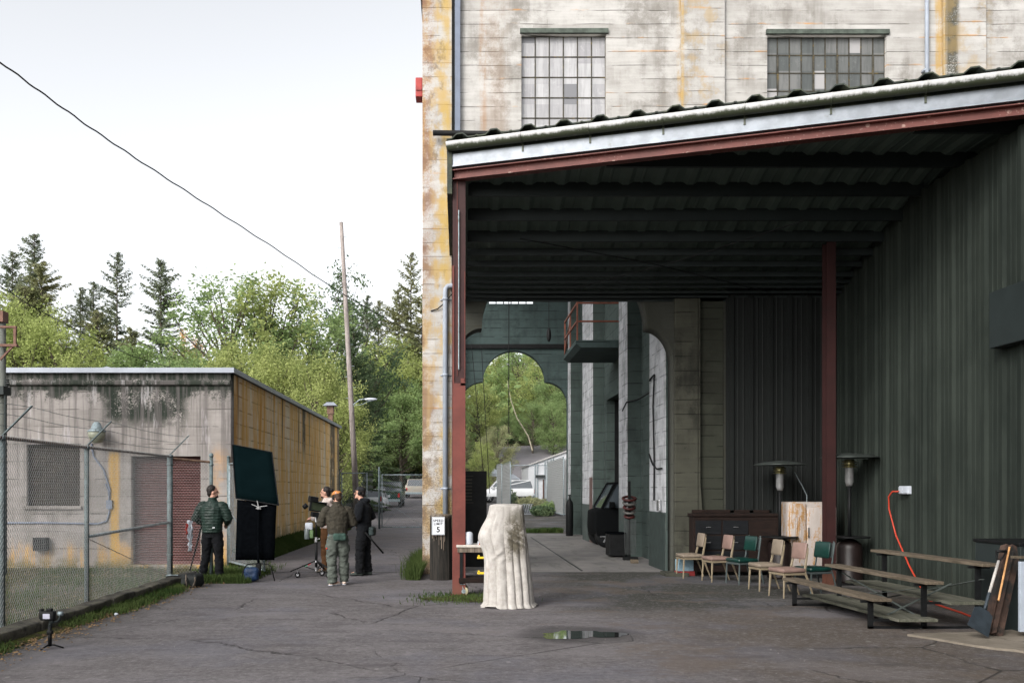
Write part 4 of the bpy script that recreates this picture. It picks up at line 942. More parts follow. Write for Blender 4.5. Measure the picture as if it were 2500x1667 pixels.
# dark wooden sideboard
ZY = 18.42; x0, x1 = at(1686, 0, ZY).x, at(1893, 0, ZY).x
t = thing('sideboard', 'long dark wooden sideboard with drawers behind the row of chairs', 'sideboard', ((x0+x1)/2, ZY, 0)); w = (x1-x0)/2
B().box(-w, w, -.22, .13, .08, 1.2, bev=.01).build('carcass', M_CAB, t); B().box(-w-.03, w+.03, -.25, .15, 1.2, 1.26, bev=.01).build('top', M_CAB, t)
B().box(-w+.05, w-.05, .05, .12, 1.26, 1.33, bev=.01).build('top_rail', M_CAB, t)
for i in range(2):
    for j in range(3):
        xx = -w+.3+i*.55; z0 = .22+j*.31; d = B().box(xx-.26, xx+.26, -.235, -.222, z0, z0+.28, bev=.008).build('drawer', M_CABD, t)
        B().box(xx-.05, xx+.05, -.25, -.237, z0+.14, z0+.155).build('handle', M_CHR, d)
B().box(w-.62, w-.05, -.235, -.222, .2, 1.12, bev=.008).build('door', M_CAB, t)
b = B()
for sx in (-1, 1):
    for y in (-.18, .09): b.box(sx*(w-.05)-.03, sx*(w-.05)+.03, y-.03, y+.03, 0, .08)
b.build('feet', M_CAB, t)
# refrigerator
ZY = 17.75; t = thing('old_refrigerator', 'rusting cream enamel refrigerator with rounded corners behind the red rear column', 'refrigerator', ((at(1921, 0, ZY).x+at(2042, 0, ZY).x)/2, ZY, 0), R(0))
M_ = None
b = B(); b.box(-.47, .47, -.02, .55, .10, 1.50, bev=.05); b.build('cabinet', M_FRI, t, True)
b = B(); b.box(-.46, -.13, -.07, -.022, .12, 1.47, bev=.022); b.build('side_door', M_FRI, t, True)
b = B(); b.box(-.12, .46, -.085, -.022, .12, 1.40, bev=.022); b.build('main_door', M_FRI, t, True)
b = B()
for i in range(4): b.box(-.36+.035*i, -.345+.035*i, -.082, -.068, .3, 1.22, bev=.005)
b.build('trim_flutes', M_FRI, t); b = B(); b.beam((-.10, -.11, .80), (-.10, -.11, 1.0), .02, .02); b.box(-.11, -.09, -.11, -.08, .82, .84); b.build('handle', M_CHR, t)
b = B(); b.box(-.42, .42, .0, .5, 0, .10); b.build('plinth', M_BLACK, t)
b = B(); b.tube([(.0, .25, 1.5), (0, .24, 1.62), (-.1, .2, 1.8), (-.22, .15, 1.98), (-.3, .1, 2.1)], .009, 6); b.build('loose_wire', M_GALV, t)
# patio heaters
def heater(label, p):
    t = thing('patio_heater', label, 'patio heater', p, 0, 'patio heaters by the ribbed wall')
    b = B(); b.lathe([(.23, 0), (.24, .04), (.22, .08), (.22, .62), (.20, .70), (.08, .78)], n=24); b.build('tank_cover', plain('dark bronze enamel', (.010, .006, .0055), .45), t, True)
    b = B(); b.lathe([(.34, .80), (.35, .81), (.34, .825)], n=28); b.build('table_ring', M_BLACK, t)
    b = B(); b.tube([(0, 0, .78), (0, 0, 1.75)], .03, 12); b.build('pole', M_BLACK, t, True)
    b = B(); b.lathe([(.05, 1.72), (.06, 1.76), (.075, 1.80), (.075, 2.04), (.08, 2.05)], n=20); h = b.build('burner', plain('dull perforated steel', (.30, .30, .30), .4, .6), t, True)
    b = B()
    for k in range(3): b.lathe([(.12, 2.055+k*.045), (.13, 2.065+k*.045), (.12, 2.075+k*.045)], n=20)
    b.lathe([(.085, 2.05), (.085, 2.2)], n=16); b.build('vent_rings', plain('brassy steel', (.20, .18, .09), .3, .8), t, True)
    b = B(); b.lathe([(.50, 2.225), (.48, 2.24), (.32, 2.28), (.10, 2.305), (.02, 2.31)], n=32); b.build('reflector_hood', plain('dull hood metal', (.06, .07, .065), .5, .5), t, True); return t
heater('patio heater in the shade left of the refrigerator', (at(1893, 0, 18.0).x, 17.75, 0))
q = heater('patio heater in front of the ribbed wall right of the red column', (at(2068, 0, 17.0).x, 16.9, 0)); q.scale = (1.05,)*3
# tiered bench
t = thing('tiered_bench', 'three tier bleacher bench of weathered planks on a dark steel frame', 'bench'); ya, yb = 11.26, 13.62
def plank(name, x0, x1, z, m, skew=.14, ys=(ya-.16, yb+.16)):
    b = B(); b.box(x0, x1, ys[0], ys[1], z-.04, z, bev=.006)
    for v in b.bm.verts: v.co.x -= (v.co.y-ya)*skew/2.4
    b.build(name, m, t)
plank('seat_plank', 5.09, 5.33, .40, M_PLANK); plank('seat_plank', 5.74, 5.97, .61, M_PLANK); plank('seat_plank', 6.44, 6.68, .83, M_PLANK)
plank('foot_plank', 5.40, 5.90, .15, M_PLANK2); plank('foot_plank', 6.05, 6.55, .36, M_PLANK2)
for y in (ya+.05, yb-.1):
    o = -(y-ya)*.14/2.4; b = B(); b.box(5.14+o, 6.62+o, y-.02, y+.02, 0, .03)
    for x, h in ((5.17, .36), (5.84, .57), (6.52, .79)): b.box(x+o-.03, x+o+.03, y-.02, y+.02, .0, h); b.beam((x+o-.12, y, h-.02), (x+o+.14, y, h-.02), .04, .03)
    b.beam((5.2+o, y, .11), (5.95+o, y, .11), .03, .03); b.beam((5.84+o, y, .32), (6.6+o, y, .32), .03, .03); b.build('end_frame', M_BLACK, t)
b = B(); b.beam((5.74, yb, .52), (5.84, ya, .10), .035, .006); b.beam((5.70, yb, .12), (5.84, ya+.1, .5), .035, .006); b.beam((6.4, yb, .1), (6.54, ya, .62), .05, .01); b.beam((5.2, 11.4, .05), (6.5, 11.9, .5), .03, .01); b.build('cross_brace', plain('grey painted brace', (.06, .07, .065), .6), t)
# shovel, timbers, bin
t = thing('steel_bin', 'dark steel cabinet standing by the wall at the right edge behind the leaning timbers', 'cabinet', (7.15, 11.35, 0)); B().box(-.36, .36, -.45, .5, 0, 1.06, bev=.01).build('body', M_PURL, t); B().box(-.38, .38, -.47, .52, 1.06, 1.10, bev=.008).build('lid', M_BLACK, t)
t = thing('shovel', 'square mouth shovel with grey shaft leaning against the dark cabinet', 'shovel', (0, 0, 0))
hd = Vector(at(2445, 1345, 10.78)); ft = Vector(at(2388, 1540, 10.35)); d = (ft-hd).normalized(); mid = hd+(ft-hd)*.55
b = B(); b.tube([hd+d*.14, mid], .017, 8); b.build('shaft', plain('worn grey shaft', (.36, .34, .32), .7), t, True)
b = B(); b.tube([hd+Vector((-.065, 0, 0)), hd+Vector((.065, 0, 0))], .016, 8); b.tube([hd+Vector((-.06, 0, 0)), hd+d*.08+Vector((-.04, 0, 0)), hd+d*.15], .011, 6); b.tube([hd+Vector((.06, 0, 0)), hd+d*.08+Vector((.04, 0, 0)), hd+d*.15], .011, 6); b.build('grip', M_BLACK, t, True)
b = B(); s1 = mid+(ft-mid)*.12; s2 = mid+(ft-mid)*.40; n_ = Vector((0, -1, 0)); sd_ = d.cross(n_).normalized()
b.tube([mid-d*.02, s2], [.022, .015], 8); bl = [s2-sd_*.06, s2+sd_*.06, s2+d*.04+sd_*.12, ft+sd_*.14, ft-sd_*.14, s2+d*.04-sd_*.12]
va = [b.bm.verts.new(p) for p in bl]; vb = [b.bm.verts.new(p+Vector((0, .008, 0))) for p in bl]; b.bm.faces.new(va); b.bm.faces.new(vb[::-1])
for i in range(6): b.bm.faces.new((va[i], vb[i], vb[(i+1) % 6], va[(i+1) % 6]))
b.build('blade', plain('dark blue steel blade', (.035, .045, .055), .45, .3), t)
M_RUSTB = plain('rusted dark channel', (.055, .033, .025), .8, 0, .5, 5, dirt=(.015, .014, .013), dirt_lo=.48)
b = B(); b.beam(at(2430, 1552, 10.6), at(2478, 1335, 11.0), .13, .07, up=(0, -1, 0)); b.beam(at(2425, 1545, 10.55), at(2470, 1345, 10.93), .012, .09, up=(0, -1, 0)); b.beam(at(2408, 1545, 10.62), at(2452, 1330, 11.0), .03, .10, up=(0, -1, 0)); tag(b.build('steel_channel', M_RUSTB), 'rusty dark steel channel leaning upright beside the shovel', 'steel channel')
b = B(); b.beam(at(2438, 1465, 10.5), at(2465, 1335, 10.85), .018, .02); tag(b.build('wood_stake', plain('orange new wood', (.42, .22, .09), .7)), 'thin bright wooden stake leaning on the rusty channel', 'stake')
b = B(); b.box(0, .5, -.02, .02, 0, .82, bev=.004); o = b.build('enamel_panel', plain('chipped pale enamel', (.34, .38, .44), .5, 0, .1, 5, dirt=(.04, .03, .02), dirt_lo=.56)); o.location = (6.56, 10.55, .08); tag(o, 'chipped pale enamel panel standing at the right picture edge', 'panel')
b = B(); b.beam((6.5, 10.6, .95), (7.2, 10.7, .93), .03, .03); tag(b.build('wood_batten', M_PLANK), 'wooden batten lying across the top by the right edge', 'batten')
# ------------------------------------------------------------------ draped stand
dc = (at(1236, 0, 13.45).x, 13.45)
t = thing('draped_stand', 'tall stand hidden under a dirty canvas drop cloth beside the red column', 'covered stand', (dc[0], dc[1], 0))
b = B(); n, mm, Hd = 520, 110, 1.53; rows = []; rf = random.Random(12)
# pleats of unequal width: each has a rounded ridge and a sharp valley
cuts = [0]
while cuts[-1] < 6.2832: cuts.append(cuts[-1]+rf.choice((.30, .38, .46, .58, .72))*rf.uniform(.85, 1.15))
cuts = [c*6.2832/cuts[-1] for c in cuts]; amp = [rf.uniform(.6, 1) for _ in cuts]; top_ = [rf.choice((0, .02, .06, .25)) for _ in cuts]; lean_ = [rf.uniform(-.10, .10) for _ in cuts]
def pleat(a, q):
    a = (a+.12*q*math.sin(2*a+1)) % 6.2832
    for k in range(len(cuts)-1):
        if cuts[k] <= a < cuts[k+1]:
            u = (a-cuts[k])/(cuts[k+1]-cuts[k]); g = max(0, min(1, (q-top_[k])/.35)); u2 = u**(1+.5*lean_[k]*10*.3); return (math.sin(math.pi*u2)**.55-.62)*amp[k]*(cuts[k+1]-cuts[k])/.5*g
    return 0
for i in range(mm+1):
    v = i/mm; ring = []
    for j in range(n):
        a = 2*math.pi*j/n; ca, sa = math.cos(a), math.sin(a)
        if v < .12:
            q = v/.12; z = Hd-.02*q**4+.006*math.sin(3*a+2)*q; e = .45; k = (abs(ca)**(2/e)+abs(sa)**(2/e))**(-e/2); x, y = .245*q*ca*k, .21*q*sa*k
        else:
            q = (v-.12)/.88; hem = .012*math.sin(5*a+1)+.02*max(0, math.sin(3*a+2)); z = Hd-.02-(Hd-.02-hem)*q; e = .45+.5*q; k = (abs(ca)**(2/e)+abs(sa)**(2/e))**(-e/2)
            rx = .245+.125*q; ry = .21+.11*q; x, y = rx*ca*k, ry*sa*k; x += .035*q; f = .072*pleat(a, q)*(.35+.65*min(1, q*1.5)); x += ca*f; y += sa*f
            lf = max(0, math.cos(a-math.pi*1.05))**1.5; x -= lf*(.135*math.exp(-((q-.30)/.15)**2)-.045*max(0, q-.5))      # slack caught on the cart
            # diagonal drag wrinkles where the cloth is gathered in front, right of the middle
            w = math.exp(-((a-5.05)/.42)**2)*math.exp(-((z-.98)/.13)**2); y -= w*.030*(1-2*abs(math.sin(26*(z-.98)+5*(a-5.05)))); x += w*.01
            w = math.exp(-((a-4.3)/.3)**2)*math.exp(-((z-.78)/.10)**2); y -= w*.016*(1-2*abs(math.sin(22*(z-.8)-6*(a-4.3))))
            nz = .006*mnoise.noise(Vector((ca*9, sa*9, z*6))); x += ca*nz; y += sa*nz
            if z < .06: s_ = 1+.25*(.06-max(z, 0))/.06*(.3+.7*max(0, math.sin(2*a+.6))); x *= s_; y *= s_
        ring.append(b.bm.verts.new((x, y, max(.004, z))))
    rows.append(ring)
for p, q in zip(rows, rows[1:]):
    for j in range(n): b.bm.faces.new((p[j], p[(j+1) % n], q[(j+1) % n], q[j]))
bmesh.ops.remove_doubles(b.bm, verts=rows[0], dist=.001)
b.build('drop_cloth', M_DRAPE, t, True)
b = B(); b.lathe([(.2, 0), (.2, .03), (.05, .05), (.05, 1.44), (.19, 1.46), (.19, 1.475)], n=16); b.build('stand', M_BLACK, t)
# cart
t = thing('work_cart', 'white topped work cart on casters behind the red column', 'cart', (.42, 14.95, 0)); 
B().box(-.46, .30, -.28, .28, .80, .84, bev=.008).build('table_top', plain('dirty white top', (.50, .46, .41), .6), t); B().box(-.44, .28, -.26, .26, .72, .798).build('apron', M_STTOP, t)
for x in (-.38, .22):
    for y in (-.22, .22): B().box(x-.025, x+.025, y-.025, y+.025, .2, .72).build('leg', M_BLACK, t)
B().box(-.42, .26, -.25, .25, .22, .30, bev=.006).build('lower_shelf', M_CAB, t)
for x in (-.36, .20):
    for y in (-.2, .2):
        b = B(); b.lathe([(.07, -.014), (.078, -.008), (.078, .008), (.07, .014)], (x+.02, y, .08), 20, 'y'); w_ = b.build('caster', plain('cream rubber', (.42, .38, .25), .6), t, True)
        b = B(); b.lathe([(.035, -.018), (.035, .018)], (x+.02, y, .08), 14, 'y'); b.beam((x, y, .2), (x+.02, y-.03, .08), .02, .006); b.beam((x, y, .2), (x+.02, y+.03, .08), .02, .006); b.box(x-.04, x+.04, y-.03, y+.03, .19, .2); g_ = b.build('fork', M_GALV, t)
for z in (.37, .62):
    b = B(); b.box(-.12, .06, -.33, -.30, z, z+.035, bev=.006); b.box(-.11, -.08, -.335, -.30, z+.035, z+.06, bev=.004); b.box(.02, .05, -.335, -.30, z+.035, z+.06, bev=.004); tag(b.build('bar_clamp', M_YEL), 'yellow bar clamp hooked on the cart, '+('lower one' if z < .5 else 'upper one'), 'clamp', 'yellow clamps on the cart'); bpy.data.objects[-1] if False else None
for o in list(COL.objects):
    if o.name.startswith('bar_clamp') and o.parent is None: o.location = (.42, 14.95, 0)
b = B(); b.lathe([(.065, 0), (.07, .01), (.07, .17), (.055, .2), (.03, .21)], n=20); o = b.build('plastic_jug', M_WHITE, None, True); o.location = (.165, 14.82, .841); tag(o, 'pale plastic jug standing on the work cart next to the red column', 'jug')
o = B().box(-.05, .05, -.04, .04, 0, .05, bev=.005).build('small_box', M_WHITE); o.location = (.36, 14.86, .841); tag(o, 'small white box on the cart beside the drop cloth', 'box')
b = B(); b.box(-.07, .07, -.015, .015, 0, .03, bev=.004); b.beam((-.02, 0, .035), (.05, 0, .055), .02, .015); o = b.build('orange_clamp', plain('orange tool plastic', (.42, .09, .03), .5)); o.location = (.40, 14.72, .841); tag(o, 'orange spring clamp lying at the front of the cart top', 'clamp')
# timber stump with speed sign
sp = at(1076, 0, 17.5); t = thing('timber_stump', 'thick dark tarred timber stump carrying the speed limit sign', 'stump', (sp.x, 17.5, 0))
b = B(); n = 26; rr = [.2+.012*U(-1, 1) for _ in range(n)]; ring = []
for z in (-.02, .1, .5, .9, 1.15, 1.235): ring.append([b.bm.verts.new((math.cos(6.283*j/n)*rr[j]*(1.06-.05*z+U(-.01, .01)), math.sin(6.283*j/n)*rr[j]*(1.06-.05*z+U(-.01, .01)), z)) for j in range(n)])
for p, q in zip(ring, ring[1:]):
    for j in range(n): b.bm.faces.new((p[j], p[(j+1) % n], q[(j+1) % n], q[j]))
b.bm.faces.new(ring[-1]); b.build('post', M_STUMP, t)
b = B(); b.lathe([(.195, 1.18), (.215, 1.235), (.2, 1.262)], n=22); b.build('split_top', M_STTOP, t)
b = B()
for k in range(9): x = -.16+.03*k; b.beam((x, -.196-.0*k, 1.2), (x+U(-.01, .01), -.204, U(.55, .85)), U(.008, .02), .012, up=(0, -1, 0))
b.build('bare_splinters', M_STTOP, t)
s = thing('speed_sign', 'white SPEED LIMIT 5 sign on the dark timber stump', 'sign', (at(1070, 0, 17.25).x, 17.235, at(0, 1283, 17.25).z))
B().box(-.122, .122, -.003, .003, -.172, .172, bev=.0).build('plate', plain('sign white', (.66, .68, .72), .45, 0, .04), s)
b = B()
for x0, x1, z0, z1 in ((-.114, .114, .160, .165), (-.114, .114, -.165, -.160), (-.114, -.109, -.16, .16), (.109, .114, -.16, .16)): b.box(x0, x1, -.0055, -.0035, z0, z1)
b.build('border', M_BLACK, s)
def text(txt, size, x, z, parent, mat, y=-.004, off=.003, sx=1.0):
    cu = bpy.data.curves.new('lettering', 'FONT'); cu.body = txt; cu.size = size; cu.align_x = 'CENTER'; cu.align_y = 'CENTER'; cu.extrude = .001; cu.offset = off; cu.space_character = 1.12
    o = bpy.data.objects.new('tmp', cu); COL.objects.link(o); me = bpy.data.meshes.new_from_object(o.evaluated_get(bpy.context.evaluated_depsgraph_get())); bpy.data.objects.remove(o)
    o = bpy.data.objects.new('lettering', me); COL.objects.link(o); me.materials.clear(); me.materials.append(mat); o.rotation_euler = (R(90), 0, 0); o.location = (x, y, z); o.scale = (sx, 1, 1); o.parent = parent; return o
text('SPEED', .066, 0, .098, s, M_BLACK, off=.0018); text('LIMIT', .066, 0, .036, s, M_BLACK, off=.0018); text('5', .145, 0, -.075, s, M_BLACK, off=.004)
# black louvred locker in the passage mouth
t = thing('black_locker', 'tall black metal locker with louvres behind the cart in the passage mouth', 'locker', (.30, 20.6, 0)); B().box(-.34, .33, -.3, .3, 0, 2.16, bev=.01).build('body', M_BLACK, t)
b = B()
for i in range(7): b.box(-.27, .0, -.312, -.301, 1.5+i*.075, 1.53+i*.075)
b.box(-.3, .03, -.31, -.301, 1.44, 1.455); b.box(-.3, .03, -.31, -.301, 2.04, 2.055); b.build('louvres', plain('dark bronze louvre', (.03, .028, .018), .5), t)
# passage things
t = thing('gas_cylinder', 'dark gas cylinder standing at the far end of the passage wall', 'gas cylinder', (4.18, 34.0, 0)); b = B(); b.lathe([(.13, 0), (.14, .02), (.14, 1.15), (.12, 1.28), (.05, 1.38), (.04, 1.42)], n=18); b.build('bottle', M_BLACK, t, True); b = B(); b.lathe([(.05, 1.42), (.03, 1.5), (.06, 1.52), (.06, 1.56)], n=12); b.build('valve', M_PURL, t)
t = thing('hose_rack', 'red and white coiled hoses hanging in the dark corner of the passage', 'hose rack', (4.22, 22.3, 0))
b = B(); b.box(-.03, .03, -.03, .03, 0, 1.95); b.box(-.15, .2, -.1, .1, 0, .08); b.build('stand', M_BLACK, t)
def torus(b, c, r1, r2, tilt=0, n=18):
    M = Matrix.Translation(c) @ Matrix.Rotation(tilt, 4, 'X'); b.tube([M @ Vector((r1*math.cos(6.2832*i/n), r1*math.sin(6.2832*i/n), 0)) for i in range(n+1)], r2, 6)
for i in range(5):
    b = B(); torus(b, (0, 0, 1.52-.11*i), .16-.012*i, .032, .3); b.build('hose_coil', plain('red hose' if i % 2 == 0 else 'white hose', (.045, .01, .009) if i % 2 == 0 else (.09, .085, .08), .5), t, True)
b = B()
for i in range(9): b.tube([(-.14+.035*i, -.1, 1.0), (-.13+.033*i, -.12, .5), (-.12+.03*i, -.11, .15)], .009, 5)
b.build('hanging_lines', plain('pale grey line', (.05, .055, .055), .6), t)
t = thing('tool_chest', 'black tool chest with draped cover beside the passage pilaster', 'tool chest', (3.98, 23.4, 0)); B().box(-.12, .3, -.3, .3, .04, .6, bev=.02).build('chest', M_BLACK, t); b = B(); b.box(-.14, .32, -.32, .32, .602, .64, bev=.01); b.build('lid', M_BLK2, t)
o = B().box(-.09, .09, -.06, .06, 0, .09, bev=.006).build('wood_block', M_PLANK); o.location = (4.15, 21.3, .004); tag(o, 'small pale wood block on the passage floor below the hoses', 'block')
# ------------------------------------------------------------------ black flags on stand
t = thing('flag_stand', 'black film flag and floppy on a steel stand in front of the low building', 'light stand', (at(632, 0, 17.2).x, 17.2, 0)); ox = t.location.x; q = 17.2/F
def LP(px, py, dy=0): return Vector(((px-CX)*q-ox, dy, CH-(py-HY)*q))
def panel(name, pts, th, mat):
    b = B(); a = [b.bm.verts.new(p) for p in pts]; c = [b.bm.verts.new(p+Vector((0, th, 0))) for p in pts]; b.bm.faces.new(a); b.bm.faces.new(c[::-1]); n = len(pts)
    for i in range(n): b.bm.faces.new((a[i], c[i], c[(i+1) % n], a[(i+1) % n]))
    bmesh.ops.subdivide_edges(b.bm, edges=b.bm.edges[:], cuts=5, use_grid_fill=True)
    for v in b.bm.verts: v.co.y += .012*mnoise.noise(v.co*3)
    return b.build(name, mat, t, True)
MF1 = plain('dark teal black duvetyne', (.0022, .0058, .0066), 1, 0, .1, 3, spec=.0)
f1 = panel('upper_flag', [LP(549, 1081, .55), LP(651, 1101, .5), LP(681, 1233, -.02), LP(577, 1216, -.02)], .02, MF1); f2_ = panel('lower_flag', [LP(579, 1219, .0), LP(675, 1230, .0), LP(668, 1367, .05), LP(573, 1367, .05)], .02, M_BLK2)
b = B(); b.tube([LP(549, 1081, .54), LP(651, 1101, .49)], .01, 6); b.tube([LP(651, 1101, .49), LP(681, 1233, -.03)], .01, 6); b.tube([LP(549, 1081, .54), LP(577, 1216, -.03)], .01, 6); b.tube([LP(577, 1216, -.03), LP(681, 1233, -.03)], .01, 6); o = b.build('flag_frame', M_BLACK, t)
b = B(); b.tube([(0, -.04, .12), (0, -.04, 1.5)], .018, 10); b.tube([(0, -.05, .12), (0, -.05, .75)], .024, 10); b.build('riser', M_BLK2, t, True)
b = B(); b.beam(LP(612, 1229, -.07), LP(632, 1237, -.07), .015, .015); b.beam(LP(632, 1237, -.07), LP(660, 1233, -.07), .015, .015); b.beam(LP(629, 1218, -.06), LP(633, 1240, -.06), .02, .02); b.lathe([(.035, -.1), (.045, -.08), (.045, -.04), (.03, -.03)], LP(633, 1240, 0), 12, 'y'); b.ell(LP(627, 1242, -.08), .015, .02, .02); b.ell(LP(640, 1243, -.08), .015, .02, .02)
for v in b.bm.verts: v.co = LP(633, 1236, -.07)+(v.co-LP(633, 1236, -.07))*.8
b.build('grip_head', plain('dull grip steel', (.28, .28, .28), .4, .6), t)
for ex, ey in ((.33, -.1), (-.28, -.25), (-.12, .35)):
    b = B(); b.tube([(0, -.04, .34), (ex*.62, ey*.62-.04, .33), (ex*.8, ey*.8-.04, .27), (ex, ey-.04, .015)], .011, 8); b.build('leg', M_BLACK, t, True)
b = B(); b.box(-.045, .045, -.09, .01, .10, .34, bev=.01); b.build('leg_collar', M_BLACK, t)
b = B(); b.box(-.14, .14, -.07, .09, .0, .26, bev=.05); o = remeshed(b, 'sand_bag', plain('navy nylon', (.012, .03, .075), .6, 0, .3), None, .02, 4, lambda c, n: .012*mnoise.noise(c*14)); o.location = (ox-.10, 17.0, .02); tag(o, 'navy blue sand bag lying on the leg of the flag stand', 'sand bag')
# ------------------------------------------------------------------ wheeled monitor stand with camera rig
P0 = G(772, 1409); t = thing('rolling_stand', 'rolling steel stand with three casters carrying a camera monitor rig', 'rolling stand', (P0.x, P0.y, 0))
b = B(); b.tube([(0, 0, .16), (0, 0, .78)], .027, 12); b.tube([(0, 0, .78), (0, 0, 1.22)], .021, 12); b.build('column', M_BLACK, t, True)
b = B(); b.lathe([(.035, .70), (.035, .80)], n=14); b.beam((0, 0, .76), (.08, -.02, .77), .012, .012); b.lathe([(.03, 1.1), (.03, 1.22)], n=12); b.lathe([(.034, .13), (.034, .2)], n=12); b.lathe([(.034, .3), (.034, .34)], n=12); b.build('collars', M_CHR, t)
for k, (ex, ey) in enumerate(((-.49, -.12), (.36, -.16), (.10, .42))):
    b = B(); b.beam((0, 0, .34), (ex, ey, .13), .035, .02); b.beam((0, 0, .14), (ex*.55, ey*.55, .245), .02, .014); l = b.build('leg', M_BLACK, t)
    wx, wy = ex*.72, ey*.72
    b = B(); b.lathe([(.045, -.014), (.056, -.01), (.056, .01), (.045, .014)], (wx, wy, .06), 18, 'y'); w_ = b.build('caster', M_BLACK, t, True); b = B(); b.lathe([(.026, -.017), (.026, .017)], (wx, wy, .06), 14, 'y'); b.tube([(wx, wy, .19), (wx, wy-.02, .12), (wx, wy-.02, .06)], .009, 6); h_ = b.build('hub', M_CHR, w_)
b = B(); b.beam((-.16, -.03, .255), (-.10, -.02, .29), .037, .026); b.build('red_tape', plain('red tape', (.45, .03, .04), .6), t); b = B(); b.beam((-.22, -.045, .225), (-.17, -.035, .25), .037, .026); b.build('green_tape', plain('green tape', (.12, .32, .2), .6), t)
rg = thing('camera_rig', 'black camera and hooded monitor mounted on the rolling stand', 'camera', (P0.x, P0.y, 1.22))
M = Matrix.Translation((.04, -.06, .17)) @ Matrix.Rotation(R(10), 4, 'Y') @ Matrix.Rotation(R(25), 4, 'Z')
B().box(-.17, .17, -.025, .025, -.09, .11, M, bev=.008).build('monitor', M_BLACK, rg); B().box(-.13, .13, -.029, -.026, -.06, .09, M).build('screen', plain('dim olive screen', (.035, .045, .028), .15), rg)
b = B(); b.box(-.19, -.02, -.03, .12, .08, .20, M, bev=.01); b.box(-.16, .16, -.10, .02, .112, .12, M); b.box(-.10, .12, -.03, .09, -.20, -.10, M, bev=.012); b.build('camera_body', M_BLACK, rg)
b = B(); b.tube([(-.19, .05, .22), (-.26, .05, .16)], [.05, .045], 12); b.build('lens', M_BLACK, rg, True)
b = B(); b.beam((.0, -.05, .285), (.12, -.06, .28), .02, .012); b.ell((.15, -.1, .02), .02, .02, .02); b.build('top_handle', M_CHR, rg); b = B(); b.box(.12, .17, -.13, -.10, -.03, .04, bev=.008); b.build('record_knob', plain('pink red knob', (.5, .06, .08), .5), rg)
t = thing('battery_pouch', 'clear bottles and cables in a pouch hung on the left of the rolling stand', 'pouch', (P0.x-.16, P0.y-.02, .92)); b = B(); b.lathe([(.05, -.16), (.055, -.15), (.055, .03), (.02, .08), (.02, .1)], (-.02, 0, 0), 12); b.build('bottle', plain('clear grey bottle', (.12, .14, .14), .15), t, True); b = B(); b.box(-.06, .10, -.04, .04, .02, .17, bev=.03); b.build('white_wrap', M_WHITE, t, True); b = B(); b.box(.04, .11, -.04, .03, -.14, .02, bev=.012); b.build('green_pack', plain('olive green pack', (.10, .16, .07), .7), t, True)
# ------------------------------------------------------------------ gimbal with camera in the foreground
p = G(122, 1583); t = thing('gimbal_camera', 'small camera on a black handheld gimbal standing on its mini tripod at the kerb', 'camera gimbal', (p.x, p.y, 0))
for a in (10, 130, 250): b = B(); b.tube([(0, 0, .05), (.05*math.cos(R(a)), .05*math.sin(R(a)), .04), (.14*math.cos(R(a)), .14*math.sin(R(a)), .008)], [.012, .010, .008], 8); b.build('tripod_foot', M_BLACK, t, True)
b = B(); b.tube([(0, 0, .03), (0, 0, .25)], [.02, .022], 12); b.box(-.03, .03, -.025, .025, .16, .2, bev=.006); b.build('grip', M_BLACK, t, True)
b = B(); b.tube([(0, 0, .25), (.01, 0, .29)], .018, 10); b.tube([(.01, 0, .29), (.08, .0, .30), (.11, 0, .34), (.11, 0, .38)], .014, 8); b.lathe([(.026, -.02), (.026, .02)], (.02, 0, .30), 14, 'y'); b.build('gimbal_arm', M_PURL, t, True); b = B(); b.lathe([(.024, -.02), (.024, .03)], (.11, 0, .385), 14, 'x'); b.build('motor', M_GALV, t, True)
b = B(); b.box(-.09, .06, -.05, .03, .315, .415, bev=.01); b.box(-.03, .03, -.035, .02, .41, .445, bev=.008); b.box(-.105, -.07, -.04, .02, .33, .44, bev=.008); b.build('camera_body', M_BLACK, t, True); b = B(); b.tube([(-.01, .03, .365), (-.01, .10, .365)], .034, 16); b.build('lens', M_BLACK, t, True)
B().box(-.055, .02, -.0515, -.0505, .335, .39).build('screen', plain('pale lit camera screen', (.38, .38, .46), .3), t)
# bags
def bag(name, label, p, sx, sy, sz, mat, rz=0, cat='bag', extra=None):
    t = thing(name, label, cat, p, rz); b = B(); b.box(-sx, sx, -sy, sy, 0, sz, bev=min(sx, sy, sz)*.4)
    if extra: extra(b)
    remeshed(b, 'bag_body', mat, t, .015, 3, lambda c, n: .018*mnoise.noise(c*9)+.006*mnoise.noise(c*30)); return t
M_BAG = plain('black nylon bag', (.010, .012, .012), .7, 0, .4, 6)
t = bag('equipment_bag', 'soft black equipment bag on the kerb at the foot of the fence post', G(432, 1425)+Vector((0, 0, .0)), .20, .16, .17, M_BAG, R(10)); b = B(); b.tube([(-.17, -.14, .17), (-.08, -.17, .185), (.04, -.17, .18)], .009, 6); b.build('strap', M_GALV, t)
t = bag('camera_backpack', 'black backpack with straps lying on the verge next to the soft bag', G(470, 1432), .17, .15, .24, M_BAG, R(-12)); b = B(); b.tube([(.1, -.1, .22), (.16, -.2, .12), (.12, -.22, .02)], .015, 6); b.tube([(-.06, -.12, .23), (-.02, -.2, .14), (.0, -.2, .03)], .012, 6); b.build('strap', M_STTOP, t, True)
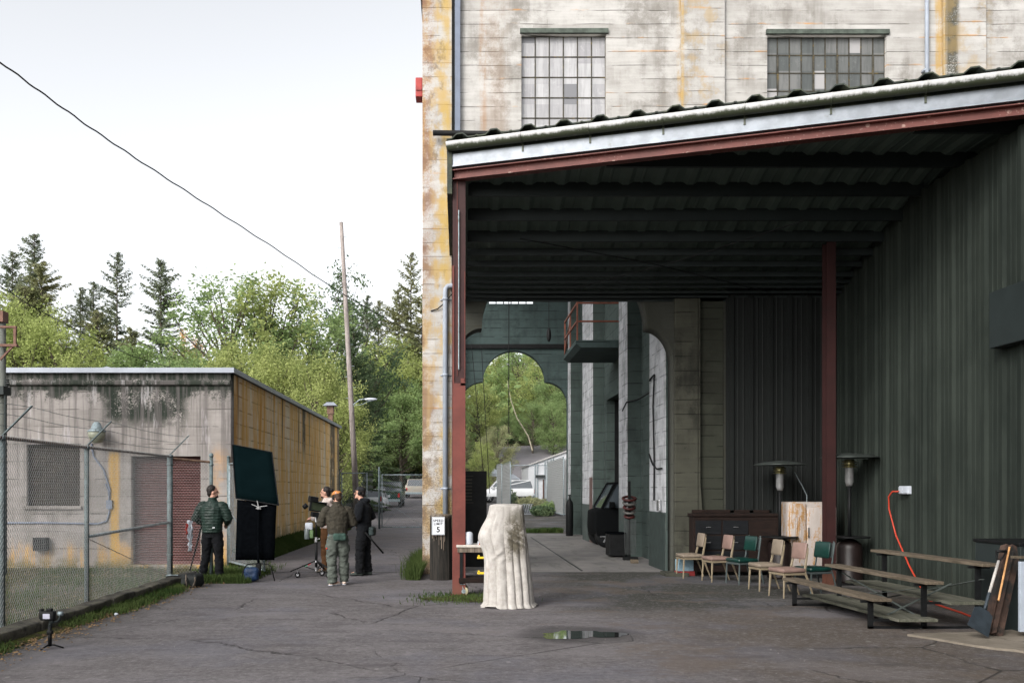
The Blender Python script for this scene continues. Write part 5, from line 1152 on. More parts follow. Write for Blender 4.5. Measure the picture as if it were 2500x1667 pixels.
# ------------------------------------------------------------------ people
SKIN = plain('skin', (.48, .27, .20), .55, 0, .06, 5)
def rl(b, rings, n=16):                                   # loft of level ellipses (cx, cy, z, rx, ry)
    R_ = [[b.bm.verts.new((cx+rx*math.cos(6.2832*j/n), cy+ry*math.sin(6.2832*j/n), z)) for j in range(n)] for cx, cy, z, rx, ry in rings]
    for q, w in zip(R_, R_[1:]):
        for j in range(n): b.bm.faces.new((q[j], q[(j+1) % n], w[(j+1) % n], w[j]))
    b.bm.faces.new(R_[0][::-1]); b.bm.faces.new(R_[-1]); return b
def hand(b, w, d, side):
    """palm and five bent fingers; w wrist point, d forearm direction"""
    w = Vector(w); d = Vector(d).normalized(); dn = Vector((0, 0, -1)); s_ = d.cross(dn)
    if s_.length < .1: s_ = Vector((1, 0, 0))
    s_.normalize(); dn = s_.cross(d)*-1 if s_.cross(d).z > 0 else s_.cross(d)
    M = Matrix((s_, d, dn)).transposed(); b.ell(w+d*.05, .038, .055, .017, M)
    for k, (o, L) in enumerate(((-.028, .066), (-.010, .076), (.009, .072), (.027, .056))):
        p0 = w+d*.085+s_*o; p1 = p0+d*L*.45+dn*.006; p2 = p1+d*L*.28+dn*L*.28; p3 = p2+d*L*.08+dn*L*.32; b.tube([p0, p1, p2, p3], [.0095, .009, .0085, .007], 6)
    t0 = w+d*.03-s_*.032*side; b.tube([t0, t0+d*.03-s_*.022*side+dn*.01, t0+d*.055-s_*.02*side+dn*.025], [.011, .010, .008], 6)
def person(label, loc, rz, H, spec):
    k = H/1.78; t = thing('person', label, 'person', loc, rz, None, k); J = spec
    lean = J.get('lean', 0)                                # forward lean of the upper body, metres at the shoulder
    wd = J.get('width', 1)
    hipz = .94
    S_ = {s: Vector((s*.185*wd, lean*.9, 1.44)) for s in (-1, 1)}
    E_ = {s: Vector(J['elbow'][s]) for s in (-1, 1)}; W_ = {s: Vector(J['wrist'][s]) for s in (-1, 1)}
    HIP = {s: Vector((s*.09, 0, hipz)) for s in (-1, 1)}; K_ = {s: Vector(J['knee'][s]) for s in (-1, 1)}; A_ = {s: Vector(J['ankle'][s]) for s in (-1, 1)}
    TO = {s: A_[s]+Vector((math.sin(J.get('toe', {1: .15, -1: -.15})[s])*.16, math.cos(J.get('toe', {1: .15, -1: -.15})[s])*.16, -.05)) for s in (-1, 1)}
    hc = Vector((0, lean+.02, 1.655))+Vector(J.get('head', (0, 0, 0))); HM = Matrix.Rotation(J.get('hyaw', 0), 3, 'Z') @ Matrix.Rotation(J.get('hpitch', 0), 3, 'X')
    hp = lambda x, y, z: hc+HM @ Vector((x, y, z))
    b = B(); rl(b, [(0, 0, .86, .10, .08), (0, 0, .95, .15, .10), (0, lean*.3, 1.12, .125, .09), (0, lean*.6, 1.28, .15*wd, .10), (0, lean*.85, 1.41, .165*wd, .10), (0, lean*.95, 1.47, .08, .07)])
    b.tube([(0, lean*.95, 1.43), hc+Vector((0, -.015, -.06))], [.062, .055], 12)
    b.ell(hc+HM @ Vector((0, -.01, .02)), .074, .095, .105, HM, 16, 12); b.ell(hp(0, .035, -.055), .052, .058, .058, HM); b.ell(hp(0, .088, -.092), .024, .02, .018, HM)
    b.tube([hp(0, .085, .02), hp(0, .112, -.022)], [.010, .015], 8); b.ell(hp(0, .088, -.055), .024, .012, .008, HM); b.ell(hp(0, .078, .028), .05, .016, .010, HM)
    for s in (-1, 1): b.ell(hp(s*.077, -.008, -.01), .012, .022, .032, HM)
    for s in (-1, 1):
        b.tube([S_[s]+Vector((-s*.03, 0, 0)), E_[s], W_[s]], [.05, .038, .026], 10); hand(b, W_[s], W_[s]-E_[s], s)
        b.tube([HIP[s], K_[s], A_[s]], [.085, .056, .036], 12); b.tube([A_[s]+Vector((0, -.03, -.02)), TO[s]], [.035, .028], 8)
    remeshed(b, 'body', SKIN, t, .0075, 2)
    for s in (-1, 1): e = B().ell(hp(s*.031, .079, .010), .012, .008, .006, HM).build('eye', M_BLACK, t, True)
    # trousers
    tr = J['trouser']; w_ = tr.get('w', 1); b = B(); rl(b, [(0, 0, .80, .15*w_, .11), (0, 0, .92, .168, .125), (0, lean*.15, 1.02, .155, .118), (0, lean*.2, 1.06, .15, .115)])
    for s in (-1, 1): b.tube([HIP[s]+Vector((0, 0, -.02)), (HIP[s]+K_[s])/2, K_[s], (K_[s]*.45+A_[s]*.55), A_[s]+Vector((0, 0, .0)), A_[s]+Vector((0, 0, -.035))], [.105, .098*w_, .08*w_, .076*w_, .070*w_, .073*w_], 14)
    fl = tr.get('fold', .014)
    remeshed(b, 'trousers', tr['m'], t, .012, 3, lambda c, n: fl*mnoise.noise(Vector((c.x*7, c.y*7, c.z*13)))+fl*.8*mnoise.noise(Vector((c.x*16, c.y*16, c.z*34)))*(1 if c.z < .75 else .4))
    # jacket
    jk = J['jacket']; tk = jk.get('t', .03); q = jk.get('quilt', 0); b = B(); low = jk.get('low', .93)
    rl(b, [(0, .0, low, .16+tk*.7, .12+tk*.6), (0, lean*.2, 1.06, .152+tk, .115+tk), (0, lean*.5, 1.24, .17*wd+tk, .12+tk), (0, lean*.8, 1.37, .18*wd+tk*.8, .115+tk), (0, lean*.9, 1.44, .15*wd, .10+tk*.5), (0, lean*.95, 1.485, .10, .085+tk*.3), (0, lean*.97, 1.52, .078, .075)])
    for s in (-1, 1): b.ell(S_[s]+Vector((-s*.015, 0, -.03)), .066+tk*.4, .068+tk*.4, .062+tk*.3); b.tube([S_[s]+Vector((-s*.02, 0, -.03)), (S_[s]+E_[s])/2, E_[s], (E_[s]+W_[s])/2, W_[s]], [.068+tk*.7, .060+tk*.7, .054+tk*.7, .046+tk*.6, .036+tk*.3], 12)
    def dq(c, n):
        v = .009*mnoise.noise(Vector((c.x*12, c.y*12, c.z*20)))
        return v+(q*(abs(math.sin(math.pi*c.z/.052))-.5) if q else .006*mnoise.noise(c*34))
    remeshed(b, 'jacket', jk['m'], t, .010, 2, dq)
    if jk.get('hood'):
        b = B(); b.ell((0, lean-.09, 1.50), .10, .075, .055); b.ell((0, lean-.02, 1.525), .085, .09, .035); remeshed(b, 'hood', jk['m'], t, .012, 2, lambda c, n: .01*mnoise.noise(c*18))
    else: b = B(); b.lathe([(.082, 1.49), (.078, 1.545), (.070, 1.56)], (0, lean, 0), 18); b.build('collar', jk['m'], t, True)
    # shoes
    for s in (-1, 1):
        b = B(); a = A_[s]; d = (TO[s]-a); d.z = 0; d.normalize(); MM = Matrix((d.cross(Vector((0, 0, 1))), d, Vector((0, 0, 1)))).transposed()
        b.ell(Vector((a.x, a.y, .045))-d*.03, .042, .06, .045, MM); b.ell(Vector((a.x, a.y, .035))+d*.11, .046, .085, .036, MM); b.ell(Vector((a.x, a.y, .055))+d*.04, .040, .08, .045, MM)
        for v in b.bm.verts: v.co.z = max(.012, v.co.z)
        sh = remeshed(b, 'shoe', J['shoe'], t, .009, 2)
        b = B(); b.ell(Vector((a.x, a.y, .012))-d*.03, .045, .063, .012, MM); b.ell(Vector((a.x, a.y, .012))+d*.11, .049, .088, .012, MM); b.build('sole', J.get('sole', M_BLACK), sh, True)
    # hair
    hm = J['hair']; b = B(); b.ell(hp(0, -.028, .045), .083, .094, .094, HM, 16, 12); b.ell(hp(0, -.058, -.015), .070, .055, .075, HM)
    if J.get('bun'): b.ell(hp(0, -.135, .05), .042, .045, .038, HM)
    if J.get('beard'): b2 = B(); b2.ell(hp(0, .055, -.085), .045, .045, .03, HM); b2.build('beard', hm, t, True)
    remeshed(b, 'hair', hm, t, .009, 1, lambda c, n: .006*mnoise.noise(c*40))
    return t, hc, HM, hp
J0 = dict(knee={1: (.11, .03, .50), -1: (-.11, .02, .50)}, ankle={1: (.13, .0, .09), -1: (-.13, .0, .09)})
M_HAIR = plain('dark brown hair', (.014, .010, .009), .6, 0, .3, 30)
M_JG = plain('dark green quilted nylon', (.011, .025, .019), .5, 0, .25, 10); M_JO = plain('olive brown shirt', (.030, .026, .018), .85, 0, .25, 12)
M_JW = plain('cream hoodie', (.58, .50, .46), .9, 0, .08, 8); M_JB = plain('black hoodie', (.004, .005, .007), 1, 0, .3, 10)
M_TB = plain('black trousers', (.004, .0045, .006), 1, 0, .3, 8); M_TG = plain('grey green work trousers', (.070, .080, .069), .95, 0, .2, 8); M_TR = plain('rust brown trousers', (.12, .055, .022), .9, 0, .2, 8)
# 1: back to the camera, looking right
g = G(518, 1416)
t, hc, HM, hp = person('person in a dark green quilted jacket with back turned, looking right by the gate', (g.x, g.y, .0), R(-6), 1.82, dict(J0, width=1.06, hyaw=R(-62), lean=.02,
  elbow={1: (.31, .02, 1.16), -1: (-.32, .0, 1.16)}, wrist={1: (.20, .22, 1.06), -1: (-.22, .22, 1.04)}, knee={1: (.12, .03, .5), -1: (-.13, .03, .5)}, ankle={1: (.13, .02, .09), -1: (-.19, .0, .09)},
  jacket=dict(m=M_JG, t=.045, quilt=.006, low=.90), trouser=dict(m=M_TB, w=1.08), shoe=M_BLACK, hair=M_HAIR, beard=1))
b = B(); b.box(.07, .115, -.172, -.168, .985, 1.01); b.build('small_emblem', plain('pale emblem', (.55, .57, .58), .6), t)
# 2: cream hoodie, facing left, behind the third
g = G(798, 1396)
t, hc, HM, hp = person('person with dark hair in a bun wearing a cream hoodie and rust brown trousers', (g.x, g.y, 0), R(86), 1.80, dict(J0, width=.95, lean=.01,
  elbow={1: (.25, .10, 1.16), -1: (-.25, .06, 1.16)}, wrist={1: (.12, .30, 1.14), -1: (-.14, .28, 1.12)}, jacket=dict(m=M_JW, t=.035, hood=1, low=.92), trouser=dict(m=M_TR, w=1.05), shoe=M_STTOP, hair=M_HAIR, bun=1, beard=1))
# 3: orange cap, olive shirt, back to the camera
g = G(824, 1428)
t, hc, HM, hp = person('person in an orange cap, olive shirt and grey green trousers with back turned', (g.x, g.y, 0), R(14), 1.74, dict(J0, width=1.08, lean=.07, head=(0, .03, -.025), hyaw=R(28), hpitch=R(-14),
  elbow={1: (.30, .05, 1.15), -1: (-.31, .08, 1.14)}, wrist={1: (.16, .30, 1.08), -1: (-.24, .30, 1.14)}, toe={1: .1, -1: 1.0}, ankle={1: (.13, .05, .09), -1: (-.10, -.06, .09)}, knee={1: (.12, .05, .5), -1: (-.11, .02, .5)},
  jacket=dict(m=M_JO, t=.04, quilt=.0, low=.96), trouser=dict(m=M_TG, w=1.22, fold=.022), shoe=plain('cream trainer', (.58, .47, .40), .7, 0, .1), sole=M_WHITE, hair=plain('brown hair', (.05, .03, .02), .7)))
def cap(t, hp, HM, m, hc, back=False):
    b = B(); mat = Matrix.Translation(hp(0, -.015, .055)) @ HM.to_4x4()
    bmesh.ops.create_uvsphere(b.bm, u_segments=20, v_segments=12, radius=1, matrix=mat @ Matrix.Diagonal((.092, .106, .082, 1)))
    inv = mat.inverted()
    for v in list(b.bm.verts):
        if (inv @ v.co).z < -.012: b.bm.verts.remove(v)
    s_ = -1 if back else 1; pts = []
    for i in range(9): a = math.pi*i/8; pts.append((math.cos(a)*.075, s_*(.075+math.sin(a)*.085)))
    a_ = [b.bm.verts.new(mat @ Vector((x, y, -.01-.02*abs(x)/.075+.0))) for x, y in pts]; c_ = [b.bm.verts.new(mat @ Vector((x, y, -.004-.02*abs(x)/.075))) for x, y in pts]
    b.bm.faces.new(a_); b.bm.faces.new(c_[::-1])
    for i in range(8): b.bm.faces.new((a_[i], c_[i], c_[i+1], a_[i+1]))
    return b.build('cap', m, t, True)
c = cap(t, hp, HM, plain('faded orange cap', (.42, .17, .05), .85, 0, .1), hc)
b = B(); b.ell(hp(-.06, -.085, .07), .02, .006, .022, HM); b.build('cap_patch', plain('pink white patch', (.6, .4, .38), .8), t, True)
b = B(); b.ell(hp(-.085, -.005, -.005), .018, .035, .04, HM); b.ell(hp(.085, -.005, -.005), .018, .035, .04, HM); b.build('headphones', M_BLACK, t, True)
b = B(); b.box(-.10, .14, -.24, -.15, .84, .98, bev=.03); q = remeshed(b, 'waist_bag', plain('dark green pouch', (.03, .06, .048), .8), t, .012, 2, lambda c, n: .01*mnoise.noise(c*20))
b = B(); b.lathe([(.165, .97), (.17, 1.0), (.165, 1.03)], (0, .0, 0), 24); 
for v in b.bm.verts: v.co.y = v.co.y*.80
b.build('belt', M_BLK2, t, True)
b = B(); b.tube([(-.17, -.02, .95), (-.19, -.03, .82), (-.185, -.03, .70)], .008, 6); b.box(-.205, -.165, -.05, -.02, .66, .70, bev=.006); b.build('tool_lanyard', plain('blue lanyard', (.04, .12, .2), .6), t); b = B(); b.ell((-.205, -.045, .69), .018, .016, .022); b.build('coloured_tape', M_ORG, t, True)
# 4: black hoodie, cap and headphones, facing left
g = G(888, 1404)
t, hc, HM, hp = person('person dressed all in black with cap and headphones, seen in profile facing left', (g.x, g.y, 0), R(80), 1.80, dict(J0, width=1.0, lean=.03, head=(0, .03, 0), hyaw=R(4),
  elbow={1: (.27, -.10, 1.17), -1: (-.27, .04, 1.15)}, wrist={1: (.24, .12, 1.05), -1: (-.16, .24, 1.08)}, knee={1: (.10, -.02, .5), -1: (-.10, .05, .5)}, ankle={1: (.11, -.06, .09), -1: (-.11, .06, .09)},
  jacket=dict(m=M_JB, t=.045, hood=1, low=.90), trouser=dict(m=M_TB, w=1.18, fold=.018), shoe=plain('grey green shoe', (.04, .05, .045), .8), hair=M_HAIR))
cap(t, hp, HM, plain('black cap', (.012, .013, .015), .8), hc)
b = B(); b.tube([hp(.09*math.sin(a), -.01, .03+.115*math.cos(a)) for a in [R(x) for x in range(-80, 81, 20)]], .010, 6); b.ell(hp(.09, -.01, -.005), .022, .038, .045, HM); b.ell(hp(-.09, -.01, -.005), .022, .038, .045, HM); b.build('headphones', M_BLACK, t, True)
b = B(); b.ell(hp(.094, -.0, .07), .012, .022, .03, HM); b.build('pale_ear_pad_band', M_WHITE, t, True)
b = B(); b.box(-.10, .12, -.23, -.12, .80, .98, bev=.03); b.box(.1, .2, -.06, .08, .80, .95, bev=.02); remeshed(b, 'tool_belt', plain('dark pouch', (.02, .03, .03), .8), t, .012, 2, lambda c, n: .008*mnoise.noise(c*20))
a = at(903, 1312, 17.4); c_ = at(936, 1350, 17.4); b = B(); b.tube([a+(a-c_)*.35, c_], .017, 8); tag(b.build('monopod', M_BLACK, smooth=True), 'short black pole slung at the hip of the person in black', 'pole')
# camera tripod in front of the first person, cloth beside
tp = G(520, 1400); t = thing('camera_tripod', 'black camera tripod in front of the person in the green jacket', 'tripod', (tp.x+.05, 17.75, 0))
for ex, ey in ((-.22, -.25), (.42, -.05), (-.05, .4)): b = B(); b.tube([(0, 0, 1.12), (ex*.5, ey*.5, .56), (ex, ey, .01)], [.02, .017, .012], 8); b.build('leg', M_BLACK, t, True)
b = B(); b.box(-.07, .07, -.09, .12, 1.14, 1.28, bev=.015); b.tube([(0, .1, 1.2), (0, .22, 1.2)], .04, 12); b.build('camera', M_BLACK, t, True)
t = thing('plastic_bag', 'crumpled white and red plastic bag hanging left of the person in green', 'bag', (at(458, 0, 17.3).x, 17.4, .0))
def rag(pts, z0, z1, w, m, nm):
    b = B(); n = 14; rows = []
    for i in range(n+1):
        z = z1+(z0-z1)*i/n; ww = w*(.5+.5*math.sin(i*.9+1)**2)*(1-.35*i/n); rows.append([b.bm.verts.new((pts+ww*(j/5-.5)+.01*U(-1, 1), .03*math.sin(j*1.9+i*.7)+.01*U(-1, 1), z+U(-.008, .008))) for j in range(6)])
    for p, q in zip(rows, rows[1:]):
        for j in range(5): b.bm.faces.new((p[j], p[j+1], q[j+1], q[j]))
    o = b.build(nm, m, t, True); so = o.modifiers.new('s', 'SOLIDIFY'); so.thickness = .006
rag(.02, .55, 1.15, .14, M_WHITE, 'white_film'); rag(-.04, .88, 1.08, .07, plain('red film', (.5, .03, .02), .5), 'red_film')
# ------------------------------------------------------------------ vehicles
def wheel(t, x, y, r, w=.22, rim=None):
    b = B(); b.lathe([(r*.72, -w/2), (r*.96, -w/2), (r, -w*.3), (r, w*.3), (r*.96, w/2), (r*.72, w/2)], (x, y, r), 24, 'y'); o = b.build('wheel', M_BLACK, t, True)
    s_ = 1 if y > 0 else -1; b = B(); b.lathe([(r*.66, -w*.42), (r*.66, w*.42)], (x, y, r), 20, 'y'); b.build('rim', rim or plain('wheel rim alloy', (.28, .28, .29), .35, .6), o)
    b = B()
    for i in range(6): a = 6.283*i/6; b.beam((x, y+s_*w*.47, r), (x+r*.62*math.cos(a), y+s_*w*.44, r+r*.62*math.sin(a)), .06, .03, up=(0, 1, 0))
    b.build('spokes', M_CHR, o)
def car(name, label, cat, loc, rz, paint, L, Wd, lower, cab, wb, r, grp=None, glass=None, bed=None):
    """local +x is forward; lower and cab are side outlines (x, z)"""
    t = thing(name, label, cat, loc, rz, grp); hw = Wd/2; glass = glass or M_GLS
    b = B(); b.prism(lower, -hw, hw, bev=.05); b.build('body', paint, t, True)
    b = B(); b.prism(cab, -hw*.94, hw*.94, bev=.02); zt = max(z for x, z in cab); zb_ = min(z for x, z in cab)
    for v in b.bm.verts:
        if v.co.z > (zt+zb_)/2: v.co.y *= .86
    b.build('windows', glass, t)
    b = B(); xs = [p for p in cab if p[1] > zt-.06]; x0_, x1_ = min(p[0] for p in xs), max(p[0] for p in xs); b.box(x0_-.02, x1_+.02, -hw*.83, hw*.83, zt-.01, zt+.05, bev=.02); b.build('roof', paint, t, True)
    for s in (-1, 1):
        b = B(); base = [p for p in cab if p[1] < zb_+.05]; bx0, bx1 = min(p[0] for p in base), max(p[0] for p in base)
        for xa, xb in ((bx0, x0_), (bx1, x1_), ((bx0+bx1)/2-.1, (x0_+x1_)/2-.05)): b.beam((xa, s*hw*.95, zb_), (xb, s*hw*.82, zt+.01), .07, .09, up=(0, 1, 0))
        b.build('pillars', paint, t)
    for s in (-1, 1):
        for x in wb: wheel(t, x, s*(hw-.12), r)
        xr = min(p[0] for p in lower); B().box(xr-.02, xr+.06, s*(hw-.16)-.07, s*(hw-.16)+.07, .75, 1.05, bev=.01).build('tail_light', M_TAIL, t)
        B().box(cab[0][0] if False else max(p[0] for p in base)-.35, max(p[0] for p in base)-.2, s*(hw+.02), s*(hw+.2), zb_+.02, zb_+.2, bev=.02).build('mirror', paint, t)
    xr = min(p[0] for p in lower); B().box(xr-.08, xr+.02, -hw*.95, hw*.95, .42, .62, bev=.02).build('bumper', M_GALV, t); return t
M_GLS = Mat('vehicle glass', .08, 0, .8).color((.05, .06, .07)).m; M_TAIL = plain('red tail light', (.42, .02, .02), .25); paint = lambda n, c: plain(n, c, .25, 0, .03, 2, spec=.6)
low_p = [(-2.7, .55), (2.6, .5), (2.75, .7), (2.7, 1.05), (1.5, 1.18), (-.2, 1.22), (-2.72, 1.22)]; cab_p = [(-.55, 1.2), (1.5, 1.17), (.7, 1.86), (-.35, 1.88)]
P = hz(-5.6, 67)
car('pickup_truck', 'dark green pickup truck parked beyond the far gate, seen from behind', 'pickup', (-5.2, 68.5, hz(-5.5, 68)), R(90), paint('dark green truck paint', (.018, .05, .04)), 5.4, 1.95, low_p, cab_p, (-1.75, 1.8), .4, 'vehicles parked along the road')
car('pickup_truck', 'beige pickup truck parked farthest up the road beside the pillar', 'pickup', (-4.35, 92, hz(-4.3, 90)), R(90), paint('beige truck paint', (.34, .31, .26)), 5.4, 1.95, low_p, cab_p, (-1.75, 1.8), .4, 'vehicles parked along the road')
car('parked_car', 'white estate car parked behind the person in black', 'car', (-5.75, 60, hz(-6, 59)), R(90), paint('white car paint', (.62, .63, .65)), 4.5, 1.8, [(-2.2, .35), (2.2, .32), (2.3, .6), (2.2, .8), (1.2, .95), (-2.15, 1.0), (-2.25, .7)], [(-2.1, .98), (1.3, .93), (.55, 1.45), (-1.5, 1.48)], (-1.35, 1.4), .32, 'vehicles parked along the road')
car('parked_car', 'white off-road wagon seen from the side beyond the passage', 'car', (4.05, 78, hz(4.2, 78)+.02), R(180), paint('white wagon paint', (.66, .67, .68)), 4.8, 1.85, [(-2.35, .5), (2.35, .45), (2.45, .8), (2.35, 1.05), (1.35, 1.15), (-2.35, 1.2), (-2.42, .9)], [(-2.3, 1.18), (1.4, 1.13), (.75, 1.8), (-2.1, 1.85)], (-1.45, 1.45), .4)
car('parked_car', 'black van standing with its front wheel in the dark garage bay of the passage', 'car', (5.9, 27.85, 0), R(180), plain('black car paint', (.004, .0045, .005), .9, 0, .1, 3, spec=.05), 4.0, 1.7, [(-1.9, .35), (1.78, .32), (1.82, .6), (1.80, 1.1), (1.5, 1.2), (-1.9, 1.2)], [(-1.8, 1.18), (1.6, 1.18), (1.2, 1.9), (-1.7, 1.92)], (-1.2, 1.45), .35)
# ------------------------------------------------------------------ far yard
def tent(label, px0, px1, ytop, Y):
    x0, x1 = at(px0, 0, Y).x, at(px1, 0, Y).x; zt = at(0, ytop, Y).z; h0 = hz((x0+x1)/2, Y); w = (x1-x0)/2
    t = thing('canopy_tent', label, 'tent', ((x0+x1)/2, Y, h0), 0, 'white canopy tents in the far yard'); z = zt-h0; b = B(); v = [b.bm.verts.new(p) for p in ((-w, -w, z-.55), (w, -w, z-.55), (w, w, z-.55), (-w, w, z-.55), (0, 0, z))]
    for i in range(4): b.bm.faces.new((v[i], v[(i+1) % 4], v[4]))
    b.box(-w, w, -w, w, z-.85, z-.551); b.build('roof', M_WHITE, t)
    for sx in (-1, 1):
        for sy in (-1, 1): B().box(sx*w*.95-.04, sx*w*.95+.04, sy*w*.95-.04, sy*w*.95+.04, 0, z-.85).build('pole', M_GALV, t)
tent('white canopy tent roof left of the blue fence panel', 1180, 1226, 1142, 92); tent('low white canopy tent right of the blue fence panel', 1236, 1268, 1156, 100)
Y = 84; zl = at(0, 1137, Y).z; sx0, sx1 = at(1290, 0, Y).x, 11.5; zr = zl+(sx1-sx0)*.37
t = thing('white_shed', 'white shed with single pitch roof in the far yard beyond the passage', 'shed', (0, 0, 0)); b = B(); b.prism([(sx0, .3), (sx1, .3), (sx1, zr), (sx0, zl)], Y, Y+9); b.build('wall', plain('white shed cladding', (.50, .51, .53), .6, 0, .08, 2), t)
b = B(); b.beam((sx0-.15, Y+4.4, zl+.04), (sx1, Y+4.4, zr+.04), 9.2, .12, up=(0, 0, 1)); b.build('roof', plain('pale shed roof', (.36, .35, .34), .6), t); B().box(at(1325, 0, Y).x, at(1330, 0, Y).x, Y-.03, Y-.001, .5, 2.7).build('door', plain('brown door', (.08, .04, .03), .7), t)
for px in (1306, 1312, 1330, 1345): B().box(at(px, 0, Y).x-.04, at(px, 0, Y).x+.04, Y-.12, Y-.04, .2, zl+(at(px, 0, Y).x-sx0)*.37-.1).build('post', M_GALV, t)
B().box(at(1308, 0, Y).x, at(1330, 0, Y).x, Y-.5, Y-.03, 2.95, 3.1).build('awning', M_PURL, t)
leaf('yard_fence', 'pale blue slatted chain link panel in the far yard', (at(1226, 0, 60).x, 60, hz(3, 60)), (at(1246, 0, 54).x, 54, hz(3, 54)), 3.15, z0=.05, sp=.07, wr=.012, diag=False, post=False)
leaf('yard_fence', 'dark chain link panel end-on left of the pale blue panel', (at(1213, 0, 62).x, 62, hz(3, 60)), (at(1225, 0, 60).x, 60, hz(3, 60)), 3.2, z0=.05, sp=.09, wr=.008, diag=False, post=False)
leaf('yard_fence', 'tall chain link fence run in front of the white wagon', (at(1246, 0, 60).x, 60, hz(3, 60)), (at(1336, 0, 60).x, 60, hz(5, 60)), 3.1, z0=.05, sp=.12, wr=.003, diag=False, post=False)
leaf('yard_fence', 'bright chain link enclosure side running back beside the passage exit', (at(1336, 0, 60).x, 60, hz(5, 60)), (at(1376, 0, 50).x, 50, .1), 3.3, z0=.05, sp=.085, wr=.007, diag=False)
leaf('yard_fence', 'second chain link enclosure panel against the passage exit edge', (at(1352, 0, 58).x, 58, .2), (at(1386, 0, 53).x, 53, .1), 3.4, z0=.05, sp=.085, wr=.006, diag=False)
Y = 56; t = thing('bike_rack', 'white tubular bicycle rack leaning in the far yard', 'bicycle rack', (at(1270, 0, Y).x, Y, hz(3, Y)))
for i in range(5): b = B(); b.tube([(.14*i, 0, .02), (.14*i+.14, 0, .62), (.14*i+.24, .05, .66), (.14*i+.10, .1, .06)], .022, 6); b.build('hoop', M_WHITE, t, True)
b = B(); b.tube([(-.05, 0, .03), (.72, 0, .03)], .022, 6); b.build('base_rail', M_WHITE, t, True)
def shrub(name, label, loc, r, h, mat, n=1500, s=.05, cat='shrub'):
    t = thing(name, label, cat, loc); b = bmesh.new()
    for i in range(n):
        d = Vector((random.gauss(0, 1), random.gauss(0, 1), random.gauss(0, 1))).normalized()*(U(.3, 1)**.5); c = Vector((d.x*r, d.y*r, h*.5+d.z*h*.5)); c *= 1+.25*mnoise.noise(d*2.5+Vector(loc))
        u = Vector((U(-1, 1), U(-1, 1), U(-1, 1))).normalized()*s; v = u.cross(Vector((U(-1, 1), U(-1, 1), U(-1, 1)))).normalized()*s*.6; b.faces.new([b.verts.new(c+q) for q in (-u, v, u, -v)])
    new_obj('foliage', b, mat, t, fix=False); B().tube([(0, 0, 0), (.02, 0, h*.6)], .03, 6).build('stem', M_BARK, t); return t
shrub('potted_shrub', 'dark low shrub in a planter between bike rack and fence', (at(1325, 0, 54).x, 54, .1), .75, .7, L_DRK, 1500, .07)
shrub('weed_clump', 'bright weeds at the foot of the enclosure fence', (at(1335, 0, 56).x, 55, .15), .5, .9, L_MID, 700, .07)
shrub('weed_clump', 'grey green weeds beside the wagon wheel', (at(1290, 0, 66).x, 66, .4), 1.2, .8, L_OLV, 1200, .09)
shrub('weed_clump', 'weeds behind the tall fence run, in front of the wagon', (at(1252, 0, 66).x, 66, .4), .4, 1.2, L_DRK, 600, .08)
b = B(); V = [[b.bm.verts.new((x, y, hz(x, y)+.12)) for x in fr(5.5, 17+.0*y, 8)] for y in fr(104, 134, 10)]
for p, q in zip(V, V[1:]):
    for j in range(8): b.bm.faces.new((p[j], p[j+1], q[j+1], q[j]))
kind(b.build('hill_road', plain('pale grey road', (.17, .16, .17), .9, 0, .1, 1, use_obj=False), fix=False), 'structure')
# ------------------------------------------------------------------ utility poles, lamp, wires
def upole(name, label, bpt, tpt, r0, r1, extra=None):
    t = thing(name, label, 'utility pole', bpt); d = Vector(tpt)-Vector(bpt); b = B(); b.tube([Vector((0, 0, -.2)), d*.5, d], [r0, (r0+r1)/2, r1], 14); b.build('pole', M_POLE, t, True)
    return t, d
Yp = 42.0; bp = at(874, 0, Yp); t, d = upole('utility_pole', 'tall leaning weathered utility pole without crossarm behind the low building', (bp.x, Yp, 0), at(833, 543, Yp), .15, .085)
l = at(862, 980, Yp-.1)-Vector((bp.x, Yp, 0)); l2 = at(895, 973, Yp-.3)-Vector((bp.x, Yp, 0)); l3 = at(916, 976, Yp-.3)-Vector((bp.x, Yp, 0))
b = B(); b.tube([l+Vector((0, 0, -.15)), l+Vector((.3, 0, .08)), l2, ], .03, 6); b.tube([l+Vector((.0, 0, -.2)), l+Vector((.4, 0, -.14)), l2+Vector((.1, 0, -.12)), l3+Vector((-.1, 0, -.05))], .012, 5); b.build('lamp_arm', M_GALV, t, True)
b = B(); b.ell((l2+l3)/2, .30, .11, .07); b.build('lamp_head', M_WHITE, t, True)
b = B()
for i in range(16): z = 6+i*.5; q = d*(z/d.z); b.tube([q+Vector((.07*(1 if i % 2 else -1), 0, 0)), q+Vector((.24*(1 if i % 2 else -1), 0, 0))], .012, 5)
b.build('climbing_steps', M_GALV, t)
t, d = upole('utility_pole', 'short far white utility pole standing among the green trees by the pillar', (at(992, 0, 116).x, 116, 2.0), at(991, 845, 116), .15, .12)
Yl = 18.9; xb = at(7, 0, Yl).x; t, d = upole('utility_pole', 'dark utility pole with insulators at the left picture edge', (xb, Yl, 0), (xb, Yl, at(0, 786, Yl).z), .07, .06)
t.children[0].data.materials[0] = plain('dark grey pole wood', (.09, .095, .085), .9, 0, .25, 3)  # darker grey wood for this pole
z8 = at(0, 840, Yl).z; b = B(); b.beam((.0, -.15, z8-.05), (.38, -.15, z8-.05), .09, .05); b.beam((.0, -.15, z8+.33), (.36, -.15, z8+.33), .07, .04); b.beam((.33, -.15, z8-.03), (.33, -.15, z8+.32), .05, .05); b.beam((.02, -.15, z8-.35), (.3, -.15, z8-.05), .04, .04); b.box(-.3, .06, -.12, .12, z8+.45, z8+.68); b.build('bracket', plain('rusty bracket', (.15, .08, .06), .8), t)
b = B()
